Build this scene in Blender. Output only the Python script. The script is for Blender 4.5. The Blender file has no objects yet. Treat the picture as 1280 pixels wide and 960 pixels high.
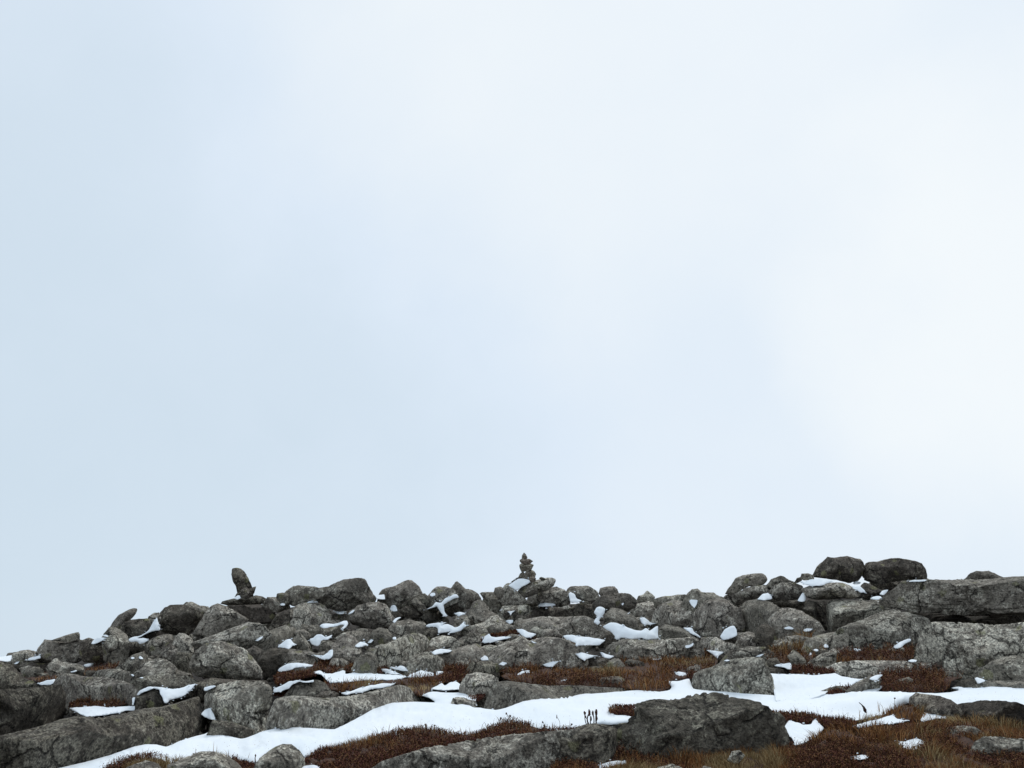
import bpy, bmesh, math, random
import numpy as np
from mathutils import Vector, Matrix
from mathutils.geometry import delaunay_2d_cdt

random.seed(7)
rng = np.random.default_rng(11)
S = bpy.context.scene
COL = S.collection

# ------------------------------------------------------------------ camera
PW, PH, F = 1280.0, 960.0, 1150.0
HORIZON_ROW = 860.0
EYE = np.array([0.0, 0.0, 1.6])
PITCH = math.atan((HORIZON_ROW - PH / 2) / F)
cd = bpy.data.cameras.new('camera')
cam = bpy.data.objects.new('camera', cd)
COL.objects.link(cam)
cam.location = EYE
cam.rotation_euler = (math.pi / 2 + PITCH, 0, 0)
cd.sensor_width = 36.0
cd.lens = F * 36.0 / PW
cd.clip_start = 0.05
cd.clip_end = 3000.0
S.camera = cam

# ------------------------------------------------------------------ sky and sun (overcast)
SUN_EL, SUN_AZ = math.radians(52), math.radians(28)      # azimuth east of the view direction
w = bpy.data.worlds.new('World')
S.world = w
w.use_nodes = True
nt = w.node_tree
nt.nodes.clear()


def N(tree, kind, **kw):
    n = tree.nodes.new(kind)
    for k, v in kw.items():
        if k == 'inp':
            for i, val in v.items():
                n.inputs[i].default_value = val
        else:
            setattr(n, k, v)
    return n


def sun_dir(el, az):
    return Vector((math.sin(az) * math.cos(el), math.cos(az) * math.cos(el), math.sin(el)))


out = N(nt, 'ShaderNodeOutputWorld')
sky = N(nt, 'ShaderNodeTexSky', sky_type='NISHITA', sun_disc=False, sun_elevation=SUN_EL, sun_rotation=SUN_AZ)
bg_sky = N(nt, 'ShaderNodeBackground', inp={'Strength': 0.08})
nt.links.new(sky.outputs[0], bg_sky.inputs[0])
tc = N(nt, 'ShaderNodeTexCoord')


wn = N(nt, 'ShaderNodeTexNoise', inp={'Scale': 3.0, 'Detail': 5.0, 'Roughness': 0.55})
nt.links.new(tc.outputs['Generated'], wn.inputs['Vector'])
wm_ = N(nt, 'ShaderNodeVectorMath', operation='MULTIPLY_ADD')
nt.links.new(wn.outputs['Color'], wm_.inputs[0])
wm_.inputs[1].default_value = (0.30, 0.30, 0.30)
wm_.inputs[2].default_value = (-0.15, -0.15, -0.15)
wa = N(nt, 'ShaderNodeVectorMath', operation='ADD')
nt.links.new(tc.outputs['Generated'], wa.inputs[0])
nt.links.new(wm_.outputs[0], wa.inputs[1])
warp = N(nt, 'ShaderNodeVectorMath', operation='NORMALIZE')
nt.links.new(wa.outputs[0], warp.inputs[0])


def glow(direction, lo, hi, gain):
    """a brighter, thinner part of the cloud cover around one direction of the sky"""
    d = N(nt, 'ShaderNodeVectorMath', operation='DOT_PRODUCT')
    nt.links.new(warp.outputs[0], d.inputs[0])
    d.inputs[1].default_value = direction
    m = N(nt, 'ShaderNodeMapRange', interpolation_type='SMOOTHSTEP', inp={1: lo, 2: hi, 3: 0.0, 4: gain})
    nt.links.new(d.outputs['Value'], m.inputs[0])
    return m.outputs[0]


def add(a, b, op='ADD'):
    m = N(nt, 'ShaderNodeMath', operation=op)
    for i, x in enumerate((a, b)):
        if isinstance(x, (int, float)):
            m.inputs[i].default_value = x
        else:
            nt.links.new(x, m.inputs[i])
    return m.outputs[0]


n1 = N(nt, 'ShaderNodeTexNoise', inp={'Scale': 2.1, 'Detail': 3.5, 'Roughness': 0.45, 'Distortion': 0.3})
nt.links.new(tc.outputs['Generated'], n1.inputs['Vector'])
n2 = N(nt, 'ShaderNodeTexNoise', inp={'Scale': 5.0, 'Detail': 5.0, 'Roughness': 0.5, 'Distortion': 0.5})
nt.links.new(tc.outputs['Generated'], n2.inputs['Vector'])
val = add(add(n1.outputs[0], -0.5), 0.26, 'MULTIPLY')
val = add(val, add(add(n2.outputs[0], -0.5), 0.13, 'MULTIPLY'))
n3 = N(nt, 'ShaderNodeTexNoise', inp={'Scale': 13.0, 'Detail': 6.0, 'Roughness': 0.6, 'Distortion': 0.8})
nt.links.new(tc.outputs['Generated'], n3.inputs['Vector'])
val = add(val, add(add(n3.outputs[0], -0.5), 0.07, 'MULTIPLY'))
val = add(val, 0.585)
val = add(val, glow(sun_dir(math.radians(44), math.radians(4)), 0.88, 1.0, 0.26))
val = add(val, glow(sun_dir(math.radians(21), math.radians(35)), 0.945, 1.0, 0.42))
val = add(val, glow(sun_dir(math.radians(7), math.radians(17)), 0.96, 1.0, 0.07))
val = add(val, glow(sun_dir(math.radians(12), math.radians(-32)), 0.76, 1.0, -0.33))
ramp = N(nt, 'ShaderNodeValToRGB')
ramp.color_ramp.interpolation = 'LINEAR'
e = ramp.color_ramp.elements
e[0].position, e[0].color = 0.0, (0.565, 0.69, 0.79, 1)
e[1].position, e[1].color = 1.0, (0.92, 0.97, 1.0, 1)
m_ = e.new(0.5)
m_.color = (0.745, 0.845, 0.955, 1)
nt.links.new(val, ramp.inputs[0])
bg_cloud = N(nt, 'ShaderNodeBackground', inp={'Strength': 1.0})
nt.links.new(ramp.outputs[0], bg_cloud.inputs[0])
mix = N(nt, 'ShaderNodeMixShader', inp={0: 0.95})
nt.links.new(bg_sky.outputs[0], mix.inputs[1])
nt.links.new(bg_cloud.outputs[0], mix.inputs[2])
nt.links.new(mix.outputs[0], out.inputs[0])

sl = bpy.data.lights.new('sun', 'SUN')
sl.energy = 1.15
sl.angle = math.radians(22)
sl.color = (1.0, 0.95, 0.88)
so = bpy.data.objects.new('sun', sl)
COL.objects.link(so)
so.rotation_euler = (-sun_dir(SUN_EL, SUN_AZ)).to_track_quat('-Z', 'Y').to_euler()

S.view_settings.view_transform = 'Standard'
S.view_settings.look = 'None'
S.view_settings.gamma = 1.0
S.view_settings.exposure = 0.0
S.view_settings.use_curve_mapping = False

# ------------------------------------------------------------------ small numeric helpers
_CP, _SP = math.cos(PITCH), math.sin(PITCH)


def ray(px, row):
    """direction of the line of sight, scaled so that one unit of it is one metre of distance (y)"""
    px = np.asarray(px, float)
    row = np.asarray(row, float)
    x = (px - PW / 2) / F
    v = (PH / 2 - row) / F
    y = _CP - v * _SP
    z = _SP + v * _CP
    return np.stack([x / y, np.ones_like(x), z / y], -1)


def at(px, row, Y):
    return EYE + ray(px, row) * np.asarray(Y, float)[..., None]


def _hash(ix, iy, iz):
    h = (ix * 374761393 + iy * 668265263 + iz * 2147483647) & 0xffffffff
    h = ((h ^ (h >> 13)) * 1274126177) & 0xffffffff
    h = h ^ (h >> 16)
    return (h & 0xffffff) / float(0xffffff) * 2 - 1


def vnoise(p):
    p = np.asarray(p, float)
    i = np.floor(p).astype(np.int64)
    f = p - i
    f = f * f * f * (f * (f * 6 - 15) + 10)
    r = 0
    for dx in (0, 1):
        wx = f[..., 0] if dx else 1 - f[..., 0]
        for dy in (0, 1):
            wy = f[..., 1] if dy else 1 - f[..., 1]
            for dz in (0, 1):
                wz = f[..., 2] if dz else 1 - f[..., 2]
                r = r + wx * wy * wz * _hash(i[..., 0] + dx, i[..., 1] + dy, i[..., 2] + dz)
    return r


def fbm(p, octaves=4, gain=0.5):
    p = np.asarray(p, float)
    s, a, t = 0, 1.0, 0
    for o in range(octaves):
        s = s + a * vnoise(p + 17.3 * o)
        t += a
        a *= gain
        p = p * 2.03
    return s / t


# ------------------------------------------------------------------ the slope
Y0, ROW0 = 5.2, 985.0
CREST = np.array([(-900, 896, 12), (-200, 848, 13), (0, 826, 15), (100, 806, 16), (200, 775, 17), (300, 762, 19), (400, 748, 19),
                  (500, 750, 20), (600, 752, 21), (640, 746, 21), (700, 748, 21), (800, 753, 21), (890, 747, 20), (915, 741, 20), (960, 736, 19),
                  (1010, 733, 18), (1060, 729, 18), (1160, 728, 17), (1250, 731, 16), (1480, 735, 15), (2200, 760, 14)], float)
_d = ray(CREST[:, 0], CREST[:, 1])
CU, CS, CY = _d[:, 0], _d[:, 2], CREST[:, 2]
S0 = float(ray(640.0, ROW0)[2])


def height(x, y):
    x = np.asarray(x, float)
    y = np.asarray(y, float)
    u = x / np.maximum(y, 3.0)
    yc = np.interp(u, CU, CY)
    zc = EYE[2] + np.interp(u, CU, CS) * yc
    z0 = EYE[2] + S0 * Y0
    t = (y - Y0) / (yc - Y0)
    z = z0 + (zc - z0) * t
    g = (zc - z0) / (yc - Y0)
    e_ = np.maximum(y - yc, 0)
    z = z - (g + 0.16) * e_ * (e_ / (e_ + 1.5)) 
    near = z0 * np.clip(y, -6, Y0) / Y0
    return np.where(y < Y0, near, z)


def depth(px, row):
    """distance at which a line of sight meets the slope (the crest when it passes over it)"""
    d = ray(px, row)
    ys = np.linspace(4.2, 26, 1400)
    sh = np.shape(px)
    d = d.reshape(-1, 3)
    res = np.empty(len(d))
    for k in range(len(d)):
        h = height(d[k, 0] * ys, ys) - (EYE[2] + d[k, 2] * ys)
        j = np.argmax(h >= 0)
        if h[j] >= 0:
            res[k] = ys[j] if j == 0 else ys[j - 1] + (ys[j] - ys[j - 1]) * (-h[j - 1]) / (h[j] - h[j - 1])
        else:
            res[k] = np.interp(d[k, 0], CU, CY)
    return res.reshape(sh) if sh else float(res[0])


# ------------------------------------------------------------------ materials
def mat(name):
    m = bpy.data.materials.new(name)
    m.use_nodes = True
    t = m.node_tree
    return m, t, t.nodes['Principled BSDF']


def noise(t, vec, scale, detail=4.0, rough=0.55, dist=0.0):
    n = N(t, 'ShaderNodeTexNoise', inp={'Scale': scale, 'Detail': detail, 'Roughness': rough, 'Distortion': dist})
    t.links.new(vec, n.inputs['Vector'])
    return n.outputs[0]


def cramp(t, fac, stops):
    r = N(t, 'ShaderNodeValToRGB')
    el = r.color_ramp.elements
    while len(el) < len(stops):
        el.new(0.5)
    for k, (p, c) in enumerate(stops):
        el[k].position = p
        el[k].color = (*c, 1) if len(c) == 3 else c
    t.links.new(fac, r.inputs[0])
    return r.outputs[0]


def mixc(t, fac, a, b, mode='MIX'):
    m = N(t, 'ShaderNodeMix', data_type='RGBA', blend_type=mode)
    if isinstance(fac, (int, float)):
        m.inputs[0].default_value = fac
    else:
        t.links.new(fac, m.inputs[0])
    for i, x in ((6, a), (7, b)):
        if isinstance(x, tuple):
            m.inputs[i].default_value = (*x, 1)
        else:
            t.links.new(x, m.inputs[i])
    return m.outputs[2]


def math_(t, op, a, b):
    m = N(t, 'ShaderNodeMath', operation=op)
    for i, x in enumerate((a, b)):
        if isinstance(x, (int, float)):
            m.inputs[i].default_value = x
        else:
            t.links.new(x, m.inputs[i])
    return m.outputs[0]


def granite(name, tint, lichen, dark, scale=1.0):
    m, t, b = mat(name)
    co = N(t, 'ShaderNodeTexCoord')
    oi = N(t, 'ShaderNodeObjectInfo')
    off = N(t, 'ShaderNodeVectorMath', operation='SCALE', inp={3: 37.0})
    cx = N(t, 'ShaderNodeCombineXYZ')
    for i in range(3):
        t.links.new(oi.outputs['Random'], cx.inputs[i])
    t.links.new(cx.outputs[0], off.inputs[0])
    v = N(t, 'ShaderNodeVectorMath', operation='ADD')
    t.links.new(co.outputs['Object'], v.inputs[0])
    t.links.new(off.outputs[0], v.inputs[1])
    v = v.outputs[0]
    broad = noise(t, v, 3.2 * scale, 6, 0.68)
    blotch = noise(t, v, 17 * scale, 8, 0.74)
    fine = noise(t, v, 62 * scale, 3, 0.65)
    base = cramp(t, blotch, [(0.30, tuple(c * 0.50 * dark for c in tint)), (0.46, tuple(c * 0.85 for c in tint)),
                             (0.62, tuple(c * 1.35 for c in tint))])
    # pale grey green crust lichen in blotches
    lm = math_(t, 'ADD', blotch, math_(t, 'MULTIPLY', math_(t, 'SUBTRACT', broad, 0.5), 0.9))
    rv = N(t, 'ShaderNodeMapRange', inp={1: 0, 2: 1, 3: -0.09, 4: 0.09})
    r2 = math_(t, 'FRACT', math_(t, 'MULTIPLY', oi.outputs['Random'], 7.31), 0.0)
    t.links.new(r2, rv.inputs[0])
    lm = math_(t, 'ADD', lm, rv.outputs[0])
    lf = cramp(t, lm, [(0.52, (0, 0, 0)), (0.57, (1, 1, 1))])
    lic = cramp(t, fine, [(0.3, tuple(c * 0.55 for c in lichen)), (0.65, tuple(c * 1.15 for c in lichen))])
    col = mixc(t, math_(t, 'MULTIPLY', lf, 0.8), base, lic)
    # black crust lichen
    dn = noise(t, v, 23 * scale, 7, 0.72)
    df = cramp(t, dn, [(0.55, (0, 0, 0)), (0.61, (1, 1, 1))])
    col = mixc(t, math_(t, 'MULTIPLY', df, 0.75 * min(1, dark + 0.2)), col, (0.020, 0.020, 0.019))
    # weathering varies over a hand or two: bleached and stained areas
    wide = noise(t, v, 5.2 * scale, 7, 0.7)
    col = mixc(t, 1.0, col, cramp(t, wide, [(0.30, (0.58, 0.56, 0.53)), (0.5, (0.98, 0.97, 0.95)), (0.68, (1.42, 1.42, 1.40))]), 'MULTIPLY')
    # a few round yellow green lichens
    vo = N(t, 'ShaderNodeTexVoronoi', inp={'Scale': 5.5 * scale, 'Randomness': 1.0})
    vd = N(t, 'ShaderNodeVectorMath', operation='ADD')
    wob = N(t, 'ShaderNodeTexNoise', inp={'Scale': 16 * scale, 'Detail': 3})
    t.links.new(v, wob.inputs['Vector'])
    ws = N(t, 'ShaderNodeVectorMath', operation='SCALE', inp={3: 0.10})
    t.links.new(wob.outputs['Color'], ws.inputs[0])
    t.links.new(v, vd.inputs[0])
    t.links.new(ws.outputs[0], vd.inputs[1])
    t.links.new(vd.outputs[0], vo.inputs['Vector'])
    yf = cramp(t, vo.outputs['Distance'], [(0.20, (1, 1, 1)), (0.27, (0, 0, 0))])
    sep = N(t, 'ShaderNodeSeparateColor')
    t.links.new(vo.outputs['Color'], sep.inputs[0])
    pick = cramp(t, sep.outputs[0], [(0.70, (0, 0, 0)), (0.72, (1, 1, 1))])
    col = mixc(t, math_(t, 'MULTIPLY', math_(t, 'MULTIPLY', yf, pick), 0.55), col, (0.20, 0.20, 0.105))
    # crystal grain
    g = cramp(t, fine, [(0.34, (0.42, 0.42, 0.42)), (0.64, (1.45, 1.44, 1.40))])
    col = mixc(t, 0.8, col, g, 'MULTIPLY')
    var = N(t, 'ShaderNodeMapRange', inp={1: 0, 2: 1, 3: 0.92, 4: 1.65})
    t.links.new(oi.outputs['Random'], var.inputs[0])
    hs = N(t, 'ShaderNodeHueSaturation')
    t.links.new(var.outputs[0], hs.inputs['Value'])
    t.links.new(col, hs.inputs['Color'])
    hv = N(t, 'ShaderNodeMapRange', inp={1: 0, 2: 1, 3: 0.488, 4: 0.508})
    t.links.new(math_(t, 'FRACT', math_(t, 'MULTIPLY', oi.outputs['Random'], 23.7), 0.0), hv.inputs[0])
    t.links.new(hv.outputs[0], hs.inputs['Hue'])
    # hairline joints, open only here and there
    ce = N(t, 'ShaderNodeTexVoronoi', feature='DISTANCE_TO_EDGE', inp={'Scale': 2.6 * scale, 'Randomness': 1.0})
    cv = N(t, 'ShaderNodeVectorMath', operation='MULTIPLY_ADD')
    cn_ = N(t, 'ShaderNodeTexNoise', inp={'Scale': 7 * scale, 'Detail': 5, 'Roughness': 0.6})
    t.links.new(v, cn_.inputs['Vector'])
    t.links.new(cn_.outputs['Color'], cv.inputs[0])
    cv.inputs[1].default_value = (0.16, 0.16, 0.16)
    t.links.new(v, cv.inputs[2])
    t.links.new(cv.outputs[0], ce.inputs['Vector'])
    crk = cramp(t, ce.outputs['Distance'], [(0.008, (1, 1, 1)), (0.026, (0, 0, 0))])
    crk = math_(t, 'MULTIPLY', crk, cramp(t, broad, [(0.47, (0, 0, 0)), (0.53, (1, 1, 1))]))
    colc = mixc(t, math_(t, 'MULTIPLY', crk, 0.75), hs.outputs[0], (0.02, 0.018, 0.016))
    t.links.new(colc, b.inputs['Base Color'])
    b.inputs['Roughness'].default_value = 0.93
    b.inputs['Specular IOR Level'].default_value = 0.18
    hgt = math_(t, 'ADD', math_(t, 'MULTIPLY', blotch, 1.0), math_(t, 'MULTIPLY', fine, 0.35))
    hgt = math_(t, 'ADD', hgt, math_(t, 'MULTIPLY', broad, 1.4))
    hgt = math_(t, 'SUBTRACT', hgt, math_(t, 'MULTIPLY', crk, 0.9))
    bp = N(t, 'ShaderNodeBump', inp={'Strength': 1.0, 'Distance': 0.05})
    t.links.new(hgt, bp.inputs['Height'])
    t.links.new(bp.outputs[0], b.inputs['Normal'])
    return m


G1 = granite('granite', (0.205, 0.190, 0.166), (0.47, 0.455, 0.40), 1.0)
G2 = granite('dark_granite', (0.092, 0.082, 0.070), (0.225, 0.21, 0.175), 0.9)  # for dark stones; also holds the shade of stones in gaps
G3 = granite('pale_granite', (0.240, 0.224, 0.196), (0.54, 0.525, 0.465), 0.8)
G4 = granite('fine_granite', (0.200, 0.178, 0.155), (0.46, 0.435, 0.375), 0.9, 2.2)

G6 = granite('mid_dark_granite', (0.150, 0.137, 0.117), (0.36, 0.345, 0.29), 0.9)  # own tone, between the plain and the dark granite
G5 = granite('cairn_granite', (0.205, 0.178, 0.150), (0.40, 0.375, 0.32), 0.9, 2.6)

SNOW, t, b = mat('snow')
co = N(t, 'ShaderNodeTexCoord')
sn = noise(t, co.outputs['Object'], 1.6, 4, 0.5)
sf = noise(t, co.outputs['Object'], 60, 3, 0.6)
sc_ = cramp(t, sn, [(0.3, (0.77, 0.835, 0.885)), (0.7, (0.84, 0.885, 0.92))])
t.links.new(sc_, b.inputs['Base Color'])
b.inputs['Roughness'].default_value = 0.75
b.inputs['Specular IOR Level'].default_value = 0.2
bp = N(t, 'ShaderNodeBump', inp={'Strength': 0.35, 'Distance': 0.02})
hh = math_(t, 'ADD', math_(t, 'MULTIPLY', sn, 3.0), math_(t, 'MULTIPLY', sf, 0.22))
t.links.new(hh, bp.inputs['Height'])
t.links.new(bp.outputs[0], b.inputs['Normal'])

PEAT, t, b = mat('peat')
co = N(t, 'ShaderNodeTexCoord')
pn = noise(t, co.outputs['Object'], 9, 6, 0.65, 0.5)
pf = noise(t, co.outputs['Object'], 55, 4, 0.6)
pc = cramp(t, pn, [(0.30, (0.010, 0.008, 0.007)), (0.5, (0.028, 0.021, 0.017)), (0.68, (0.075, 0.066, 0.054))])  # peat brown, taken darker so the gaps read as shade
t.links.new(pc, b.inputs['Base Color'])
b.inputs['Roughness'].default_value = 1.0
bp = N(t, 'ShaderNodeBump', inp={'Strength': 1.0, 'Distance': 0.06})
t.links.new(math_(t, 'ADD', pn, math_(t, 'MULTIPLY', pf, 0.4)), bp.inputs['Height'])
t.links.new(bp.outputs[0], b.inputs['Normal'])

DUFF, t, b = mat('dark_duff')
co = N(t, 'ShaderNodeTexCoord')
dn = noise(t, co.outputs['Object'], 90, 5, 0.75)
t.links.new(cramp(t, dn, [(0.38, (0.014, 0.008, 0.006)), (0.62, (0.095, 0.042, 0.023))]), b.inputs['Base Color'])
b.inputs['Roughness'].default_value = 1.0


def strand(name, stops, tr=0.0):
    m, t, b = mat(name)
    ge = N(t, 'ShaderNodeNewGeometry')
    c = cramp(t, ge.outputs['Random Per Island'], stops)
    t.links.new(c, b.inputs['Base Color'])
    b.inputs['Roughness'].default_value = 0.9
    b.inputs['Specular IOR Level'].default_value = 0.1
    return m


RUST = strand('rust_grass', [(0.0, (0.055, 0.027, 0.014)), (0.35, (0.175, 0.080, 0.032)), (0.7, (0.290, 0.138, 0.050)), (0.94, (0.35, 0.19, 0.08)), (1.0, (0.46, 0.34, 0.19))])
DARKH = strand('dark_heather', [(0.0, (0.028, 0.016, 0.011)), (0.4, (0.088, 0.040, 0.021)), (0.75, (0.175, 0.082, 0.038)), (1.0, (0.24, 0.145, 0.065))])
MAROON = strand('maroon_heather', [(0.0, (0.034, 0.013, 0.013)), (0.6, (0.095, 0.033, 0.026)), (1.0, (0.16, 0.066, 0.044))])
STRAW = strand('dead_stem', [(0.0, (0.055, 0.036, 0.026)), (1.0, (0.14, 0.10, 0.068))])
BLACK = strand('seed_head', [(0.0, (0.014, 0.010, 0.010)), (0.6, (0.035, 0.02, 0.018)), (1.0, (0.10, 0.05, 0.035))])
STRAWG = strand('straw_grass', [(0.0, (0.10, 0.065, 0.03)), (0.5, (0.25, 0.17, 0.08)), (1.0, (0.42, 0.33, 0.18))])
PALE = strand('pale_stem', [(0.0, (0.20, 0.14, 0.09)), (1.0, (0.42, 0.34, 0.24))])

# ------------------------------------------------------------------ object helpers
def link_mesh(name, verts, faces, mats, parent=None, smooth=True, mat_index=None):
    me = bpy.data.meshes.new(name)
    verts = np.asarray(verts, np.float32)
    if isinstance(faces, np.ndarray) and faces.ndim == 2:
        nf, k = faces.shape
        me.vertices.add(len(verts))
        me.vertices.foreach_set('co', verts.ravel())
        me.loops.add(nf * k)
        me.loops.foreach_set('vertex_index', faces.astype(np.int32).ravel())
        me.polygons.add(nf)
        me.polygons.foreach_set('loop_start', np.arange(0, nf * k, k, dtype=np.int32))
        me.polygons.foreach_set('loop_total', np.full(nf, k, np.int32))
        me.update(calc_edges=True)
    else:
        me.from_pydata([tuple(v) for v in verts], [], [tuple(f) for f in faces])
    me.validate()
    for m in (mats if isinstance(mats, (list, tuple)) else [mats]):
        me.materials.append(m)
    if smooth:
        me.polygons.foreach_set('use_smooth', np.ones(len(me.polygons), bool))
    if mat_index is not None:
        me.polygons.foreach_set('material_index', np.asarray(mat_index, np.int32))
    o = bpy.data.objects.new(name, me)
    COL.objects.link(o)
    if parent is not None:
        o.parent = parent
    return o


def tag(o, label=None, cat=None, group=None, kind=None):
    for k, v in (('label', label), ('category', cat), ('group', group), ('kind', kind)):
        if v:
            o[k] = v
    return o


# ------------------------------------------------------------------ ground
HOLLOWS = [((1026, 776), (1026, 766), .45, .7), ((1165, 790), (1290, 790), .5, .5)]


def build_ground():
    xs = np.concatenate([np.linspace(-160, -22, 24)[:-1], np.linspace(-22, 22, 260), np.linspace(22, 160, 24)[1:]])
    ys = np.concatenate([np.linspace(-40, 2, 16)[:-1], np.linspace(2, 26, 190), np.linspace(26, 200, 30)[1:]])
    X, Y = np.meshgrid(xs, ys)
    Z = height(X, Y)
    P = np.stack([X, Y, Z * 0], -1)
    live = np.clip((Y - 2) / 3, 0, 1)
    Z = Z + live * (0.05 * fbm(P * 1.7, 4) + 0.02 * fbm(P * 7, 3)) - 0.10 * live - 0.02
    # hollows running in under the balanced slabs
    for (pa, ra), (pb, rb), wd_, dp in HOLLOWS:
        A, B = at(pa, ra, depth(pa, ra) - .15)[:2], at(pb, rb, depth(pb, rb) - .15)[:2]
        AB = B - A
        L_ = np.hypot(*AB)
        t_ = np.clip(((X - A[0]) * AB[0] + (Y - A[1]) * AB[1]) / L_ ** 2, 0, 1)
        dd_ = np.hypot(X - A[0] - t_ * AB[0], (Y - A[1] - t_ * AB[1] - .6) * .45)
        Z = Z - dp * np.clip(1.35 - dd_ / wd_, 0, 1) ** .7
    nx, ny = len(xs), len(ys)
    v = np.stack([X, Y, Z], -1).reshape(-1, 3)
    i = np.arange(ny - 1)[:, None] * nx + np.arange(nx - 1)[None]
    f = np.stack([i, i + 1, i + nx + 1, i + nx], -1).reshape(-1, 4)
    return tag(link_mesh('ground', v, f, PEAT), 'peaty hillside, darkened for shade, showing in the gaps between the rocks', kind='structure')


# ------------------------------------------------------------------ rocks
_ICO = {}


def ico(level):
    if level not in _ICO:
        bm = bmesh.new()
        bmesh.ops.create_icosphere(bm, subdivisions=level, radius=1.0)
        v = np.array([x.co[:] for x in bm.verts])
        v /= np.linalg.norm(v, axis=1)[:, None]
        f = np.array([[q.index for q in p.verts] for p in bm.faces])
        bm.free()
        _ICO[level] = (v, f)
    return _ICO[level]


def poly_pts(flat):
    return np.asarray(flat, float).reshape(-1, 2)


def centroid(p):
    x, y = p[:, 0], p[:, 1]
    x2, y2 = np.roll(x, -1), np.roll(y, -1)
    c = x * y2 - x2 * y
    a = c.sum() / 2
    if abs(a) < 1e-9:
        return p.mean(0), 0
    return np.array([((x + x2) * c).sum(), ((y + y2) * c).sum()]) / (6 * a), abs(a)


def radial(p, c, th):
    """outermost crossing of the outline p with rays from c at the angles th"""
    d = np.stack([np.cos(th), np.sin(th)], -1)
    a = p - c
    b = np.roll(a, -1, 0)
    e_ = b - a
    den = d[:, None, 0] * e_[None, :, 1] - d[:, None, 1] * e_[None, :, 0]
    den = np.where(np.abs(den) < 1e-12, 1e-12, den)
    t_ = (a[None, :, 0] * e_[None, :, 1] - a[None, :, 1] * e_[None, :, 0]) / den
    s = (a[None, :, 0] * d[:, None, 1] - a[None, :, 1] * d[:, None, 0]) / den
    ok = (s >= -1e-6) & (s <= 1 + 1e-6) & (t_ > 0)
    r = np.where(ok, t_, 0).max(1)
    good = r > 0
    if not good.all():
        r = np.interp(np.arange(len(r)), np.nonzero(good)[0], r[good])
    return r


def bottom_line(p):
    """depth along the foot of an outline, as a straight line in px"""
    x0, x1 = p[:, 0].min(), p[:, 0].max()
    xs = np.linspace(x0 + 0.12 * (x1 - x0), x1 - 0.12 * (x1 - x0), 7)
    rows = []
    for x in xs:
        hit = []
        for k in range(len(p)):
            a, b_ = p[k], p[(k + 1) % len(p)]
            if (a[0] - x) * (b_[0] - x) <= 0 and a[0] != b_[0]:
                hit.append(a[1] + (b_[1] - a[1]) * (x - a[0]) / (b_[0] - a[0]))
        rows.append(max(hit) if hit else p[:, 1].max())
    return xs, np.array(rows)


rock_count = 0


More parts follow.
